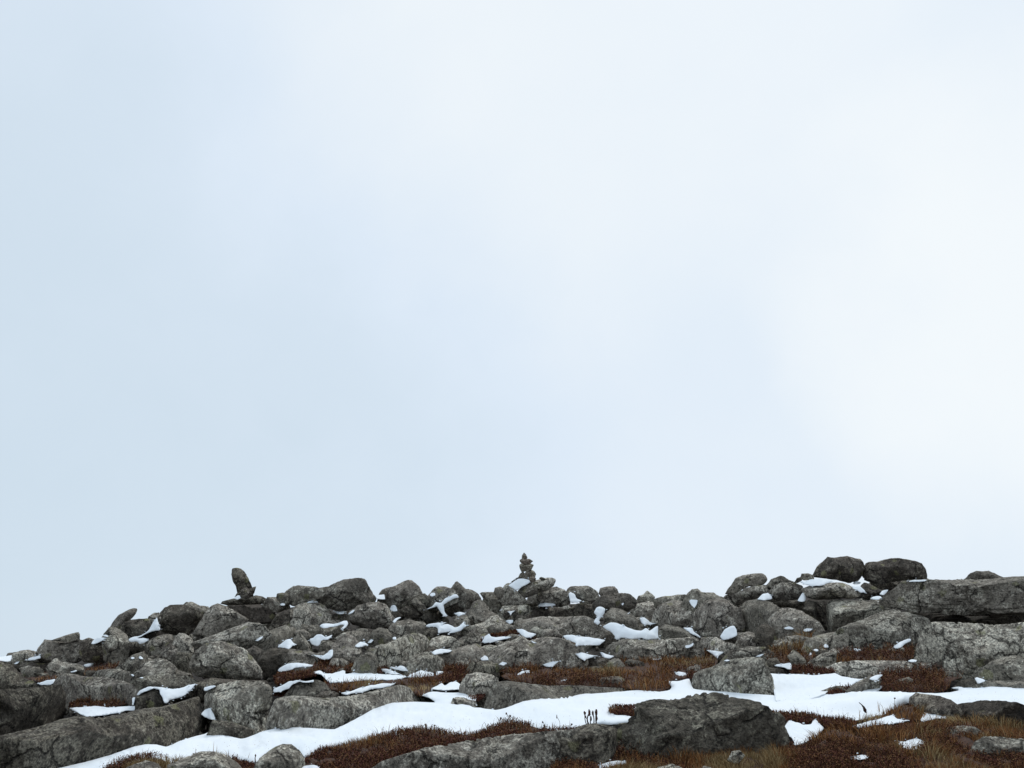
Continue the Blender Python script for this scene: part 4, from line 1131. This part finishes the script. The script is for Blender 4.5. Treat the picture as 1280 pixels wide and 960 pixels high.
 ('ragged snow patch over dark heather behind the long blotched slab', [389,841,398,838,402,837.7,404.5,842,414,842.3,424,840,428,837,432.5,839,430.5,842.3,440,841.5,446,839.5,450,836,460,836,465,842,480,843,500,843.5,509,846,505,847.5,490,851,478,849.5,470,850.5,450,851,438,852.5,424,853.5,412,854,406,848,402,843.3]),
 ('low snow mound at the edge of the orange grass', [507,847,514,842,520,840,526,838,532,838.7,542,841,543.5,845,530,846.3,520,847]),
 ('rounded snow bit right of the low snow mound', [544,841,548,838.7,556,839.5,552,842.5,546,845]),
 ('sloping snow strip under the broad diagonal slab', [475,836,484,836,495,840,501,843,490,843.2,478,840]),
 ('speckled snow above the sloping snow strip', [486,834.3,490,833.3,496,835,500,831,506,833.5,510.5,838,504,839.3,496,837.5]),
 ('long curved snow strip on top of the long blotched slab', [425,866.3,440,864,450,860,462,857,480,854,495,854,490,857.3,478,860.3,465,861.5,452,866,440,867.5,430,869]),
 ('small snow bit beside the bottom edge left of the smooth pale slab', [376,962,380,957,390,956,398,958,400,966,380,967]),
 ('snow crumbs in rusty grass below the dark stalks', [742,962,752,955,766,951.5,784,951,782,955,768,957,756,963]),
]


GROUNDED = ('smooth snow hollow', 'between the rock bar', 'blocky snow heap', 'long narrow snow strip', 'lower right', 'near the bottom edge on the right', 'rounded snow heap', 'double snow lump', 'ragged snow patch over', 'long flat snow patch')


def snow(dg):
    r = np.random.default_rng(3)
    jobs = []
    for label, flat in PATCHES:
        pp = poly_pts(flat)
        size = max(np.ptp(pp[:, 0]), np.ptp(pp[:, 1]))
        step = 1.0 if size < 12 else (1.5 if size < 60 else 2.0)
        p, g = plan(flat, step, 1.15 if size > 14 else 0.45, r, 2)
        pts = np.concatenate([p, g]) if len(g) else p
        hit = cast_all(pts, dg)
        hit = np.fmin(hit, np.where(hit > 0, depth(pts[:, 0], pts[:, 1]), np.nan))
        if np.isnan(hit).all():
            hit[:] = depth(pp[:, 0].mean(), pp[:, 1].max())
        Ym = np.nanmedian(hit)
        # the patch lies on the nearer ground under its lower part; things well behind do not pull it back
        Kk = min(0.012 * Ym / 10, 0.15 / max(4.0, np.ptp(pp[:, 1])))
        Dv = envelope(pts, hit, Kk) - (0.07 if Ym < 8.6 else 0.014)
        if any(s_ in label for s_ in GROUNDED):
            Dv = depth(pts[:, 0], pts[:, 1]) - 0.07
        bk = np.clip(np.where(np.isnan(hit), 0.1, hit - Dv), 0, 0.7) + 0.05
        jobs.append((label, p, g, Dv, Ym, size, bk))
    p, g = plan(BANK, 3.2, 0.5, r)
    allp = np.concatenate([p, g])
    Db = depth(allp[:, 0], allp[:, 1])
    o, _ = sheet('snow_bank', p, g, Db - 0.03, SNOW, 0.16, 0.45, 'long winding snow bank crossing the foreground between rocks and heather', 'snow bank', None, rough=0.032, soft=9, crumbs=120, r=r, rlow=1.0)
    for label, p, g, Dv, Ym, size, bk in jobs:
        m = Ym / F
        sheet('snow_patch', p, g, Dv, SNOW, -0.10 if 'hollow right' in label else min(0.05, size * m * 0.06), bk, label, 'snow patch', SNOWG, rough=0.010, soft=max(1.5, size * 0.09),
              crumbs=0 if size < 14 else int(size / 5), r=r)


# ------------------------------------------------------------------ heather and grass
class Strands:
    """thin bent blades, collected into one mesh"""
    def __init__(self):
        self.v, self.f, self.m, self.n = [], [], [], 0

    def blade(self, root, h, lean, wdt, mi, r):
        a = r.uniform(0, math.pi)
        side = np.array([math.cos(a), math.sin(a) * 0.5, 0]) * wdt
        mid = root + np.array([lean[0] * .35, lean[1] * .35, h * .58])
        tip = root + np.array([lean[0], lean[1], h * (1 - 0.18 * min(1.5, (abs(lean[0]) + abs(lean[1])) / max(h, 1e-3)))])
        self.v += [root - side, root + side, mid - side * .75, mid + side * .75, tip]
        n = self.n
        self.f += [(n, n + 1, n + 3), (n, n + 3, n + 2), (n + 2, n + 3, n + 4)]
        self.m += [mi] * 3
        self.n += 5

    def sprig(self, root, h, wdt, mi, r):
        """an upright heather shoot: a stem bristling with short leaves"""
        d = np.array([r.normal(0, .28), r.normal(0, .28), 1.0])
        d = d / np.linalg.norm(d) * h
        k = 9
        for i in range(k):
            t_ = 0.15 + 0.85 * i / (k - 1)
            c = root + d * t_
            a = r.uniform(0, 6.28)
            o = np.array([math.cos(a), math.sin(a), 0.9]) * wdt * 2.6 * (1.25 - .6 * t_)
            s = np.array([-math.sin(a), math.cos(a), 0]) * wdt * 1.0
            self.v += [c - s, c + s, c + o]
            n = self.n
            self.f.append((n, n + 1, n + 2))
            self.m.append(mi)
            self.n += 3

    def build(self, name, mats, label):
        V = np.array(self.v).reshape(-1, 3)
        O = V.mean(0)
        O[2] = V[:, 2].min()
        o = link_mesh(name, V - O, np.array(self.f), mats, smooth=False, mat_index=self.m)
        o.location = O
        return tag(o, label, kind='stuff')


# outline, mix of (rust grass, dark heather, maroon shoots), height of grass in metres, density per square pixel
TURF = [
 ('rusty_grass', 'rusty grass under the low left end of the skyline', [24,840,40,843,52,842,66,836,84,838,78,846,66,851,48,853,32,849], (.7, .3, 0), .12, .5),
 ('rusty_grass', 'orange brown grass strip below the pale left skyline slab', [96,839,116,831,138,828,152,833,128,841,112,847], (.6, .3, .1), .10, .5),
 ('rusty_grass', 'line of orange grass above the long flat snow patch on the left', [84,884,90,877,110,875,150,873,160,880,135,884.5,124,882.5,100,884], (.7, .25, .05), .09, .7),
 ('heather', 'dark heather band below the snow cap on the turf ledge', [347,839,358,840,370,834.5,391,833,397,838,400,843,382,847,362,851,346,857,342,849], (.1, .5, .4), .06, .8),
 ('heather', 'dark red heather above the ragged snow patch', [386,832,410,826,440,828,470,832,486,834,478,842,452,838,446,841,430,839,414,842,402,838], (.2, .5, .3), .08, .6),
 ('heather', 'thin heather rim below the snow blanket on the rounded mound', [338,868,352,865,362,861,368,856,374,853,366,864,352,870], (0, .4, .6), .05, .8),
 ('rusty_grass', 'rusty grass between the ragged snow and the long blotched slab', [404,854,430,853,475,850,500,849,522,847,542,845,556,838,574,836,586,846,574,852,556,853,540,859,536,866,524,870,514,866,506,858,488,856,470,857,446,862,424,865,410,862], (.55, .25, .2), .13, .7),
 ('rusty_grass', 'orange tussock in front of the broad diagonal slab', [524,836,528,826,548,822,584,832,602,836,590,846,572,842,556,838], (.8, .2, 0), .16, .5),
 ('heather', 'heather in the dark hollow below the pyramid rock', [596,793,612,788,628,784,642,787,652,795,640,797,616,797,606,802,598,804], (.05, .55, .4), .08, .8),
 ('heather', 'small patch of red heather beside the thin curl of snow', [656,800,664,797,672,798,668,803,660,804], (.1, .3, .6), .05, .9),
 ('heather', 'heather rim in front of the long ragged snow patch', [696,794,706,799,716,803,721,806,716,808,704,803], (.2, .4, .4), .05, .9),
 ('rusty_grass', 'large rusty grass patch in the middle of the slope above the snow bank', [626,846,640,838,662,836,690,834,706,838,730,832,748,836,770,824,800,821,826,825,850,826,862,812,874,806,888,812,898,826,888,842,864,848,848,850,834,852,838,860,826,865,806,864,790,862,770,859,740,858,700,858,664,855,642,852], (.62, .28, .1), .15, .55),
 ('heather', 'dark heather under the dark low rock', [620,834,640,830,680,832,696,836,650,840,630,842], (.3, .6, .1), .08, .5),
 ('rusty_grass', 'rusty tussock right of the dark pillar-like rock', [958,826,966,812,980,802,1000,796,1016,801,1030,809,1034,818,1018,820,1010,828,996,826,988,832,972,830], (.8, .2, 0), .20, .6),
 ('heather', 'reddish heather strip above the snow hollow', [988,842,990,834,1010,836,1034,838,1046,841,1030,844,1016,844,1000,842.5], (.3, .3, .4), .08, .8),
 ('rusty_grass', 'rusty heather at the foot of the sloping pale slab', [1028,828,1046,816,1080,813,1110,812,1120,811,1134,806,1142,812,1143,822,1130,826,1090,827,1060,829,1040,833], (.45, .4, .15), .12, .6),
 ('rusty_grass', 'rusty heather tangle below the large dark square block', [1088,852,1096,840,1112,834,1136,832,1152,841,1180,845,1204,847,1188,852,1184,862,1168,866,1140,866,1110,865,1098,862], (.55, .3, .15), .16, .6),
 ('heather', 'heather growing along the low bar of rock', [1026,867,1036,859,1050,857,1064,859,1056,866,1040,868], (.3, .3, .4), .07, .9),
 ('heather', 'dark maroon heather clump sticking out of the snow by the big dark boulder', [760,888,764,884,774,879.5,784,878,794,880,795,889,789,895,778,893,768,893], (0, .3, .7), .07, 1.3),
 ('rusty_grass', 'tuft of red grass by the small round rock in the snow', [584,874,596,870.5,608,866,606,872,596,876], (.3, .3, .4), .06, 1.2),
 ('rusty_grass', 'long heather and grass bank along the front of the snow bank', [378,952,398,939,430,930,470,921,500,914,528,911,548,914,566,919,592,918,612,911,634,903,656,906,676,911,694,914,712,911,724,913,728,918,690,922,640,924,600,929,560,935,510,946,476,960,466,975,380,975], (.35, .35, .3), .085, .75),
 ('heather', 'dark heather fringe between the big dark boulder and the snow bank', [946,890,968,890,985,892,1005,891,1025,897,1045,900,1066,903,1074,908,1056,914,1034,909,1026,905,1016,903,1004,905,990,901,978,907], (.1, .4, .5), .075, 1.0),
 ('rusty_grass', 'rusty tussock at the left end of the dark narrow rock', [1070,902,1090,896,1108,890,1126,882,1140,880,1150,888,1156,897,1148,901,1126,900,1110,897,1090,902], (.6, .15, .25), .12, .9),
 ('rusty_grass', 'thick brown grass and heather covering the lower right corner', [972,934,996,934,1016,926,1034,914,1052,906,1080,910,1120,906,1150,903,1190,898,1240,906,1298,910,1298,990,960,990,956,950], (.55, .3, .15), .115, .9),
 ('rusty_grass', 'brown grass in front of the big dark domed boulder', [690,962,716,948,750,946,780,938,830,942,880,946,920,942,960,932,980,936,984,990,690,990], (.65, .25, .1), .105, .85),
 ('heather', 'heather fringe along the bottom edge of the left snow', [120,972,146,957,168,949,190,947,206,949,212,955,230,950,244,944,258,943,296,948,312,954,322,958,316,972,296,966,250,960,216,966,190,990,120,990], (.25, .4, .35), .075, .8),
]


SNOWP = [poly_pts(fl) for _, fl in PATCHES]


def turf(dg):
    r = np.random.default_rng(21)
    for name, label, flat, (wr, wd, wm), hgt, dens in TURF:
        p, g = plan(flat, 2.6, 0.9, r)
        allp = np.concatenate([p, g]) if len(g) else p
        D = depth(allp[:, 0], allp[:, 1])
        o, (v2, dv) = sheet(name, p, g, D - 0.02, DUFF, 0.05, 0.15, label + ', its matted base', kind='stuff', rough=0.03, soft=4)
        area = abs(centroid(poly_pts(flat))[1])
        n = int(area * dens * (1.9 if name == 'heather' else 1.25))
        x0, y0 = poly_pts(flat).min(0)
        x1, y1 = poly_pts(flat).max(0)
        q = r.uniform((x0, y0), (x1, y1), (int(n * (x1 - x0) * (y1 - y0) / area) + 1, 2))
        pd = dense(poly_pts(flat), 3, .9, r)
        q = q[inside(pd, q)].reshape(-1, 2)
        fringe = label.startswith('thin fringe')
        for pp in ([] if fringe else SNOWP):
            if pp[:, 0].max() < x0 or pp[:, 0].min() > x1 or pp[:, 1].max() < y0 or pp[:, 1].min() > y1:
                continue
            drop = inside(pp, q)
            tall = hgt * .24 / (depth(pp[:, 0].mean(), pp[:, 1].max()) / F)
            for fr in (.25, .5, .75, 1.0):
                drop |= inside(pp + [0, tall * fr], q) & (r.uniform(size=len(q)) < 1.1 - .6 * fr)
            q = q[~drop]
        Y = depth(q[:, 0], q[:, 1]) - (0.17 if fringe else 0.04)
        R_ = at(q[:, 0], q[:, 1], Y)
        cl = fbm(R_ * np.array([3.4, 3.4, 0]) + 5, 3)
        cl2 = fbm(R_ * np.array([1.6, 1.6, 0]) + 50, 2)
        st = Strands()
        tot = wr + wd + wm
        # tussocks: blades fan out from the middle of each and are longest there
        nt_ = max(3, int(area / 160))
        tc_ = R_[r.integers(0, len(R_), nt_)] if len(R_) else R_
        tsz = r.uniform(.10, .22, nt_) * (1 + hgt * 2)
        tht = r.uniform(.45, 1.25, nt_)
        bare = fbm(R_ * np.array([6.5, 6.5, 0]) + 80, 3)
        for k in range(len(q)):
            m = Y[k] / F
            c = float(cl[k])
            if bare[k] < -.34 and name != 'heather':
                continue
            u = r.uniform() * tot
            pref = wr / tot + 1.5 * float(cl2[k]) + .5 * c
            root = R_[k] - np.array([0, 0, 0.015])
            if r.uniform() < pref:
                dd_ = (root - tc_)[:, :2] / tsz[:, None]
                j_ = int(np.argmin((dd_ ** 2).sum(1)))
                rad_ = min(1.6, float(np.hypot(*dd_[j_])))
                hh_ = hgt * r.uniform(.55, 1.1) * tht[j_] * (1.1 - .5 * rad_) * (1 + .6 * c) * .85
                flow = dd_[j_] * 1.0 + np.array([math.sin(3 * R_[k, 0]) * .2, -.1])
                st.blade(root, hh_, (flow + r.normal(0, .3, 2)) * hh_, max(.0016, .42 * m) * r.uniform(.6, 1.3), 3 if (c + float(cl2[k]) > .46 + r.normal(0, .12) or r.uniform() < .04) else 0, r)
            else:
                mi = 2 if r.uniform() < wm / max(wd + wm, 1e-3) else 1
                st.sprig(root, max(.03, hgt * .62) * r.uniform(.55, 1.1) * (1 + .7 * c), max(.0035, .62 * m), mi, r)
        b_ = st.build(name, [RUST, DARKH, MAROON, STRAWG], label)
        # base and blades are one ground cover
        keep = o.matrix_world.copy()
        bm = bmesh.new()
        bm.from_mesh(b_.data)
        off = len(b_.data.materials)
        b_.data.materials.append(DUFF)
        tmp = o.data
        tmp.transform(Matrix.Translation(Vector(o.location) - Vector(b_.location)))
        nb = len(bm.faces)
        bm.from_mesh(tmp)
        bm.faces.ensure_lookup_table()
        for fi in range(nb, len(bm.faces)):
            bm.faces[fi].material_index = off
        bm.to_mesh(b_.data)
        bm.free()
        bpy.data.objects.remove(o)
        bpy.data.meshes.remove(tmp)


# ------------------------------------------------------------------ single plants standing in the snow
def tube(pts, radii, sides=5):
    pts = np.asarray(pts, float)
    v, f = [], []
    n = len(pts)
    for i in range(n):
        t_ = pts[min(i + 1, n - 1)] - pts[max(i - 1, 0)]
        t_ = t_ / np.linalg.norm(t_)
        a = np.cross(t_, [0.3, 1, 0.1])
        a /= np.linalg.norm(a)
        b_ = np.cross(t_, a)
        for k in range(sides):
            th = 2 * math.pi * k / sides
            v.append(pts[i] + radii[i] * (math.cos(th) * a + math.sin(th) * b_))
    for i in range(n - 1):
        for k in range(sides):
            k2 = (k + 1) % sides
            f.append((i * sides + k, i * sides + k2, (i + 1) * sides + k2, (i + 1) * sides + k))
    f.append(tuple(range(sides))[::-1])
    f.append(tuple(range((n - 1) * sides, n * sides)))
    return v, f


def ball(c, rx, rz, r, tuft=10):
    """a ragged dry seed head: a bumpy core with scales sticking out"""
    b, fc = ico(2)
    v = [np.asarray(c) + q * np.array([rx, rx, rz]) * (1 + .35 * r.uniform(-1, 1)) for q in b]
    f = [tuple(int(i) for i in t_) for t_ in fc]
    for _ in range(tuft):
        d = r.normal(size=3)
        d[2] = abs(d[2])
        d /= np.linalg.norm(d)
        s = np.cross(d, [0, .3, 1.0])
        s = s / (np.linalg.norm(s) + 1e-6) * rx * .3
        p0 = np.asarray(c) + d * np.array([rx, rx, rz]) * .7
        n = len(v)
        v += [p0 - s, p0 + s, p0 + d * rx * 1.1]
        f.append((n, n + 1, n + 2))
    return v, f


def plant(label, stems, cat='dry plant', name='dried_plant', group=None, Y=None, stem_mat=None, head_mat=None):
    """stems: list of (foot px, foot row, top px, top row, stem radius px, head half width px, head half height px)"""
    r = np.random.default_rng(len(bpy.data.objects))
    s0 = stems[0]
    Y = Y or depth(s0[0], s0[1]) - 0.21
    m = Y / F
    root = bpy.data.objects.new(name, None)
    root.empty_display_size = .02
    COL.objects.link(root)
    base = at(s0[0], s0[1], Y)
    root.location = base
    tag(root, label, cat, group)
    for fx, fy, tx, ty, sr, hw, hh_ in stems:
        yo = Y + r.uniform(-.03, .03)
        a, b_ = at(fx, fy + 3, yo), at(tx, ty, yo + r.uniform(-.02, .03))
        bend = np.array([r.normal(0, .013), r.normal(0, .013), 0])
        pts = [a + (b_ - a) * t_ + bend * math.sin(math.pi * t_) for t_ in np.linspace(0, 1, 6)]
        v, f = tube([q - base for q in pts], [sr * m * (1 - .35 * t_) for t_ in np.linspace(0, 1, 6)])
        link_mesh('stem', v, f, stem_mat or STRAW, root)
        if hw:
            v, f = ball(b_ - base, hw * m, hh_ * m, r)
            link_mesh('seed_head', v, f, head_mat or BLACK, root, smooth=False)


def plants():
    G = 'dry stalks with dark heads at the snow edge'
    plant('clump of three thick dark dried stalks standing in the snow', [(741.5,906,741,891.5,.8,1.2,3.0), (738.5,906,736.8,891,1.0,1.4,3.6), (746.5,907,745.2,890.5,1.0,1.5,3.6), (734.5,906,731,891.5,.6,1.3,2.2), (739.6,906,738.6,898,.8,1.1,2.6), (745.6,906.5,745.8,897.5,.8,1.2,2.6), (733.2,905,732,896,.5,.8,1.6)], stem_mat=BLACK, name='dried_stalks')
    plant('thin dry stalk with a dark head, leftmost of a trio at the snow edge', [(631,908,626,898,.3,1.1,1.2)], group=G)
    plant('tallest thin dry stalk of a trio at the snow edge', [(635,905,632.8,892,.28,.9,1.2)], group=G)
    plant('thin dry stalk with a dark head, rightmost of a trio at the snow edge', [(637,904,637.8,895,.28,.9,1.1)], group=G)
    plant('dark round seed head, left of two above the heather bank', [(531.5,912,531.5,906,.3,1.0,1.0)], group=G)
    plant('dark round seed head, right of two above the heather bank', [(543.5,913,543.3,907,.3,1.0,1.0)], group=G)
    plant('branched dry stalk in the snow right of the trio of thin stalks', [(679,912,678.5,903,.3,1.0,1.1), (681,911,680,907,.3,1.1,1.0)], group=G)
    plant('pale thin stalk with a narrow head in the middle of the snow bank', [(699,907,696,896,.28,.5,2.0)], group=G)
    plant('short dry stalk just left of the squat dark rock', [(714.5,912,714.5,905.5,.45,1.1,1.0)], group=G)
    plant('single dry stalk above the rusty tussock at the dark narrow rock', [(1119,884,1118.5,873,.28,.9,.9)], group=G)
    plant('dark spiky sprig on the rim of the left snow', [(187,950,187,943,.7,1.0,1.5), (187,948,188.5,944.5,.4,.7,.8)], group=G)
    plant('dark spiky sprig beside the rounded pale boulder at the bottom', [(319.5,950,319.3,944.5,.7,.9,1.3)], group=G)
    # twig frozen into the snow
    r = np.random.default_rng(5)
    Y = depth(1080, 890) - .24
    m = Y / F
    base = at(1082, 888, Y)
    a = [at(x, y, Y) - base for x, y in ((1074, 878), (1077, 880.5), (1079.5, 884), (1081.5, 888), (1082.5, 891))]
    v, f = tube(a, [.3 * m, .6 * m, 1.2 * m, 1.7 * m, .8 * m], 8)
    v = [q + r.normal(0, .28 * m, 3) for q in v]
    o = link_mesh('twig', v, f, BLACK)
    o.location = base
    tag(o, 'short dark twig sticking slantwise out of the snow bank', 'twig')


BANKP = poly_pts(BANK)


def stray_grass():
    """sparse pale stems standing up through the rim of the snow bank"""
    r = np.random.default_rng(8)
    st = Strands()
    line = [(300, 948, 3), (390, 938, 6), (480, 918, 20), (505, 913, 22), (520, 911, 26), (545, 914, 22), (560, 917, 20), (590, 917, 16), (615, 910, 20), (636, 905, 26), (660, 909, 18), (690, 911, 18),
            (712, 910, 10), (985, 891, 14), (1012, 893, 22), (1040, 899, 10), (1090, 895, 10), (1112, 887, 12), (256, 938, 5), (275, 944, 6), (160, 950, 6)]
    for x, y, k in line:
        for _ in range(k):
            px, row = x + r.normal(0, 11), y + r.uniform(0, 4)
            Y = depth(px, row) - .13
            m = Y / F
            h = r.uniform(4, 15) * m
            st.blade(at(px, row + 2, Y), h, r.normal(0, .3, 2) * h, .34 * m, 0 if r.uniform() < .55 else 1, r)
    for _ in range(420):
        px, row = r.uniform(90, 1300), 0
        row = np.interp(px, [90, 260, 400, 520, 640, 740, 800, 980, 1100, 1300], [962, 935, 925, 905, 900, 895, 878, 882, 886, 872]) + r.normal(0, 7)
        if not inside(BANKP, np.array([[px, row]]))[0]:
            continue
        Y = depth(px, row) - .215
        m = Y / F
        a = r.uniform(0, 6.28)
        L = r.uniform(.6, 2.4) * m
        st.blade(at(px, row, Y), .35 * L, np.array([math.cos(a), math.sin(a)]) * L, .3 * m, 1, r)
    st.build('dry_grass', [PALE, RUST], 'sparse pale dry grass stems along the edge of the snow bank')


# ------------------------------------------------------------------ rubble wedged in the gaps
def rubble():
    r = np.random.default_rng(99)
    lab = 'small grey stone wedged in a gap between the bigger rocks'
    res = []
    for k in range(330):
        px = r.uniform(-10, 1290)
        u = (px - PW / 2) / F
        crest = float(np.interp(px, CREST[:, 0], CREST[:, 1]))
        row = crest + 8 + (852 - crest - 8) * r.uniform() ** 1.1
        if row > 850 or (1010 < px < 1045 and 738 < row < 790) or (px > 1130 and row < 800):
            continue
        wd, hg = r.uniform(9, 20), r.uniform(6, 12)
        th = np.sort(r.uniform(0, 6.283, 9))
        pts = np.stack([px + wd * np.cos(th) * r.uniform(.8, 1.1, 9), row - hg * .6 + hg * np.sin(th) * r.uniform(.75, 1.1, 9)], -1)
        o = rock('rock', pts.ravel(), [G1, G2, G3][k % 3], foot=row, lv=3, dy=.25)
        res.append(tag(o, lab, 'rock', 'small stones wedged between the bigger rocks'))
    return res


def grit():
    """loose frost-shattered chips lying in the gaps, too many to count"""
    r = np.random.default_rng(44)
    n = 2600
    px = r.uniform(-20, 1300, n)
    cr = np.interp(px, CREST[:, 0], CREST[:, 1])
    row = cr + 3 + (930 - cr) * r.uniform(size=n) ** 1.25
    Y = depth(px, row)
    P0 = at(px, row, Y)
    b, f = ico(1)
    V, Fc = [], []
    for k in range(n):
        s = r.uniform(1.2, 5.0) * r.uniform(.5, 1) * Y[k] / F
        q = b * np.array([r.uniform(.8, 1.6), r.uniform(.8, 1.4), r.uniform(.5, .9)]) * (1 + r.uniform(-.28, .28, (len(b), 1))) * s
        a = r.uniform(0, 6.28)
        q = q @ np.array([[math.cos(a), math.sin(a), 0], [-math.sin(a), math.cos(a), 0], [0, 0, 1]])
        Fc.append(f + len(b) * k)
        V.append(q + P0[k] - np.array([0, 0, 0.085]))
    V = np.concatenate(V)
    O = V.mean(0)
    o = link_mesh('gravel', V - O, np.concatenate(Fc), G4, smooth=False)
    o.location = O
    tag(o, 'loose grey chips of rock lying in the gaps between the boulders', kind='stuff')


def drop_unseen(objs, dg):
    seen = set()
    o = Vector(EYE)
    for row in np.arange(700, 960, 2.0):
        D = ray(np.arange(0, 1280, 2.0), np.full(640, row))
        for d in D:
            v = Vector(d)
            hit, loc, nn, i, ob, mx = S.ray_cast(dg, o, v.normalized())
            if hit:
                seen.add(ob.name)
    for ob in list(objs):
        if ob.name not in seen:
            me = ob.data
            bpy.data.objects.remove(ob)
            bpy.data.meshes.remove(me)


# ------------------------------------------------------------------ build
build_ground()
stones()
cairn()
fill = rubble()
grit()
bpy.context.view_layer.update()
dg = bpy.context.evaluated_depsgraph_get()
snow(dg)
turf(dg)
plants()
stray_grass()
bpy.context.view_layer.update()
dg = bpy.context.evaluated_depsgraph_get()
drop_unseen(fill, dg)


def beyond():
    """the boulder field carries on past the edges of the view"""
    r = np.random.default_rng(63)
    for k in range(46):
        side = 1 if k % 2 else -1
        px = 640 + side * r.uniform(715, 1050)
        cr = float(np.interp(px, CREST[:, 0], CREST[:, 1]))
        row = cr + 4 + (960 - cr) * r.uniform() ** 1.3
        wd = r.uniform(18, 60) * (.6 + .8 * (row - cr) / (960 - cr))
        hg = wd * r.uniform(.4, .7)
        th = np.sort(r.uniform(0, 6.283, 10))
        pts = np.stack([px + wd * np.cos(th) * r.uniform(.8, 1.1, 10), row - hg * .6 + hg * np.sin(th) * r.uniform(.75, 1.1, 10)], -1)
        tag(rock('rock', pts.ravel(), [G1, G2, G3][k % 3], foot=row, lv=4), 'grey rock of the boulder field outside the edges of the picture', 'rock', 'rocks outside the edges of the picture', 'thing')


beyond()
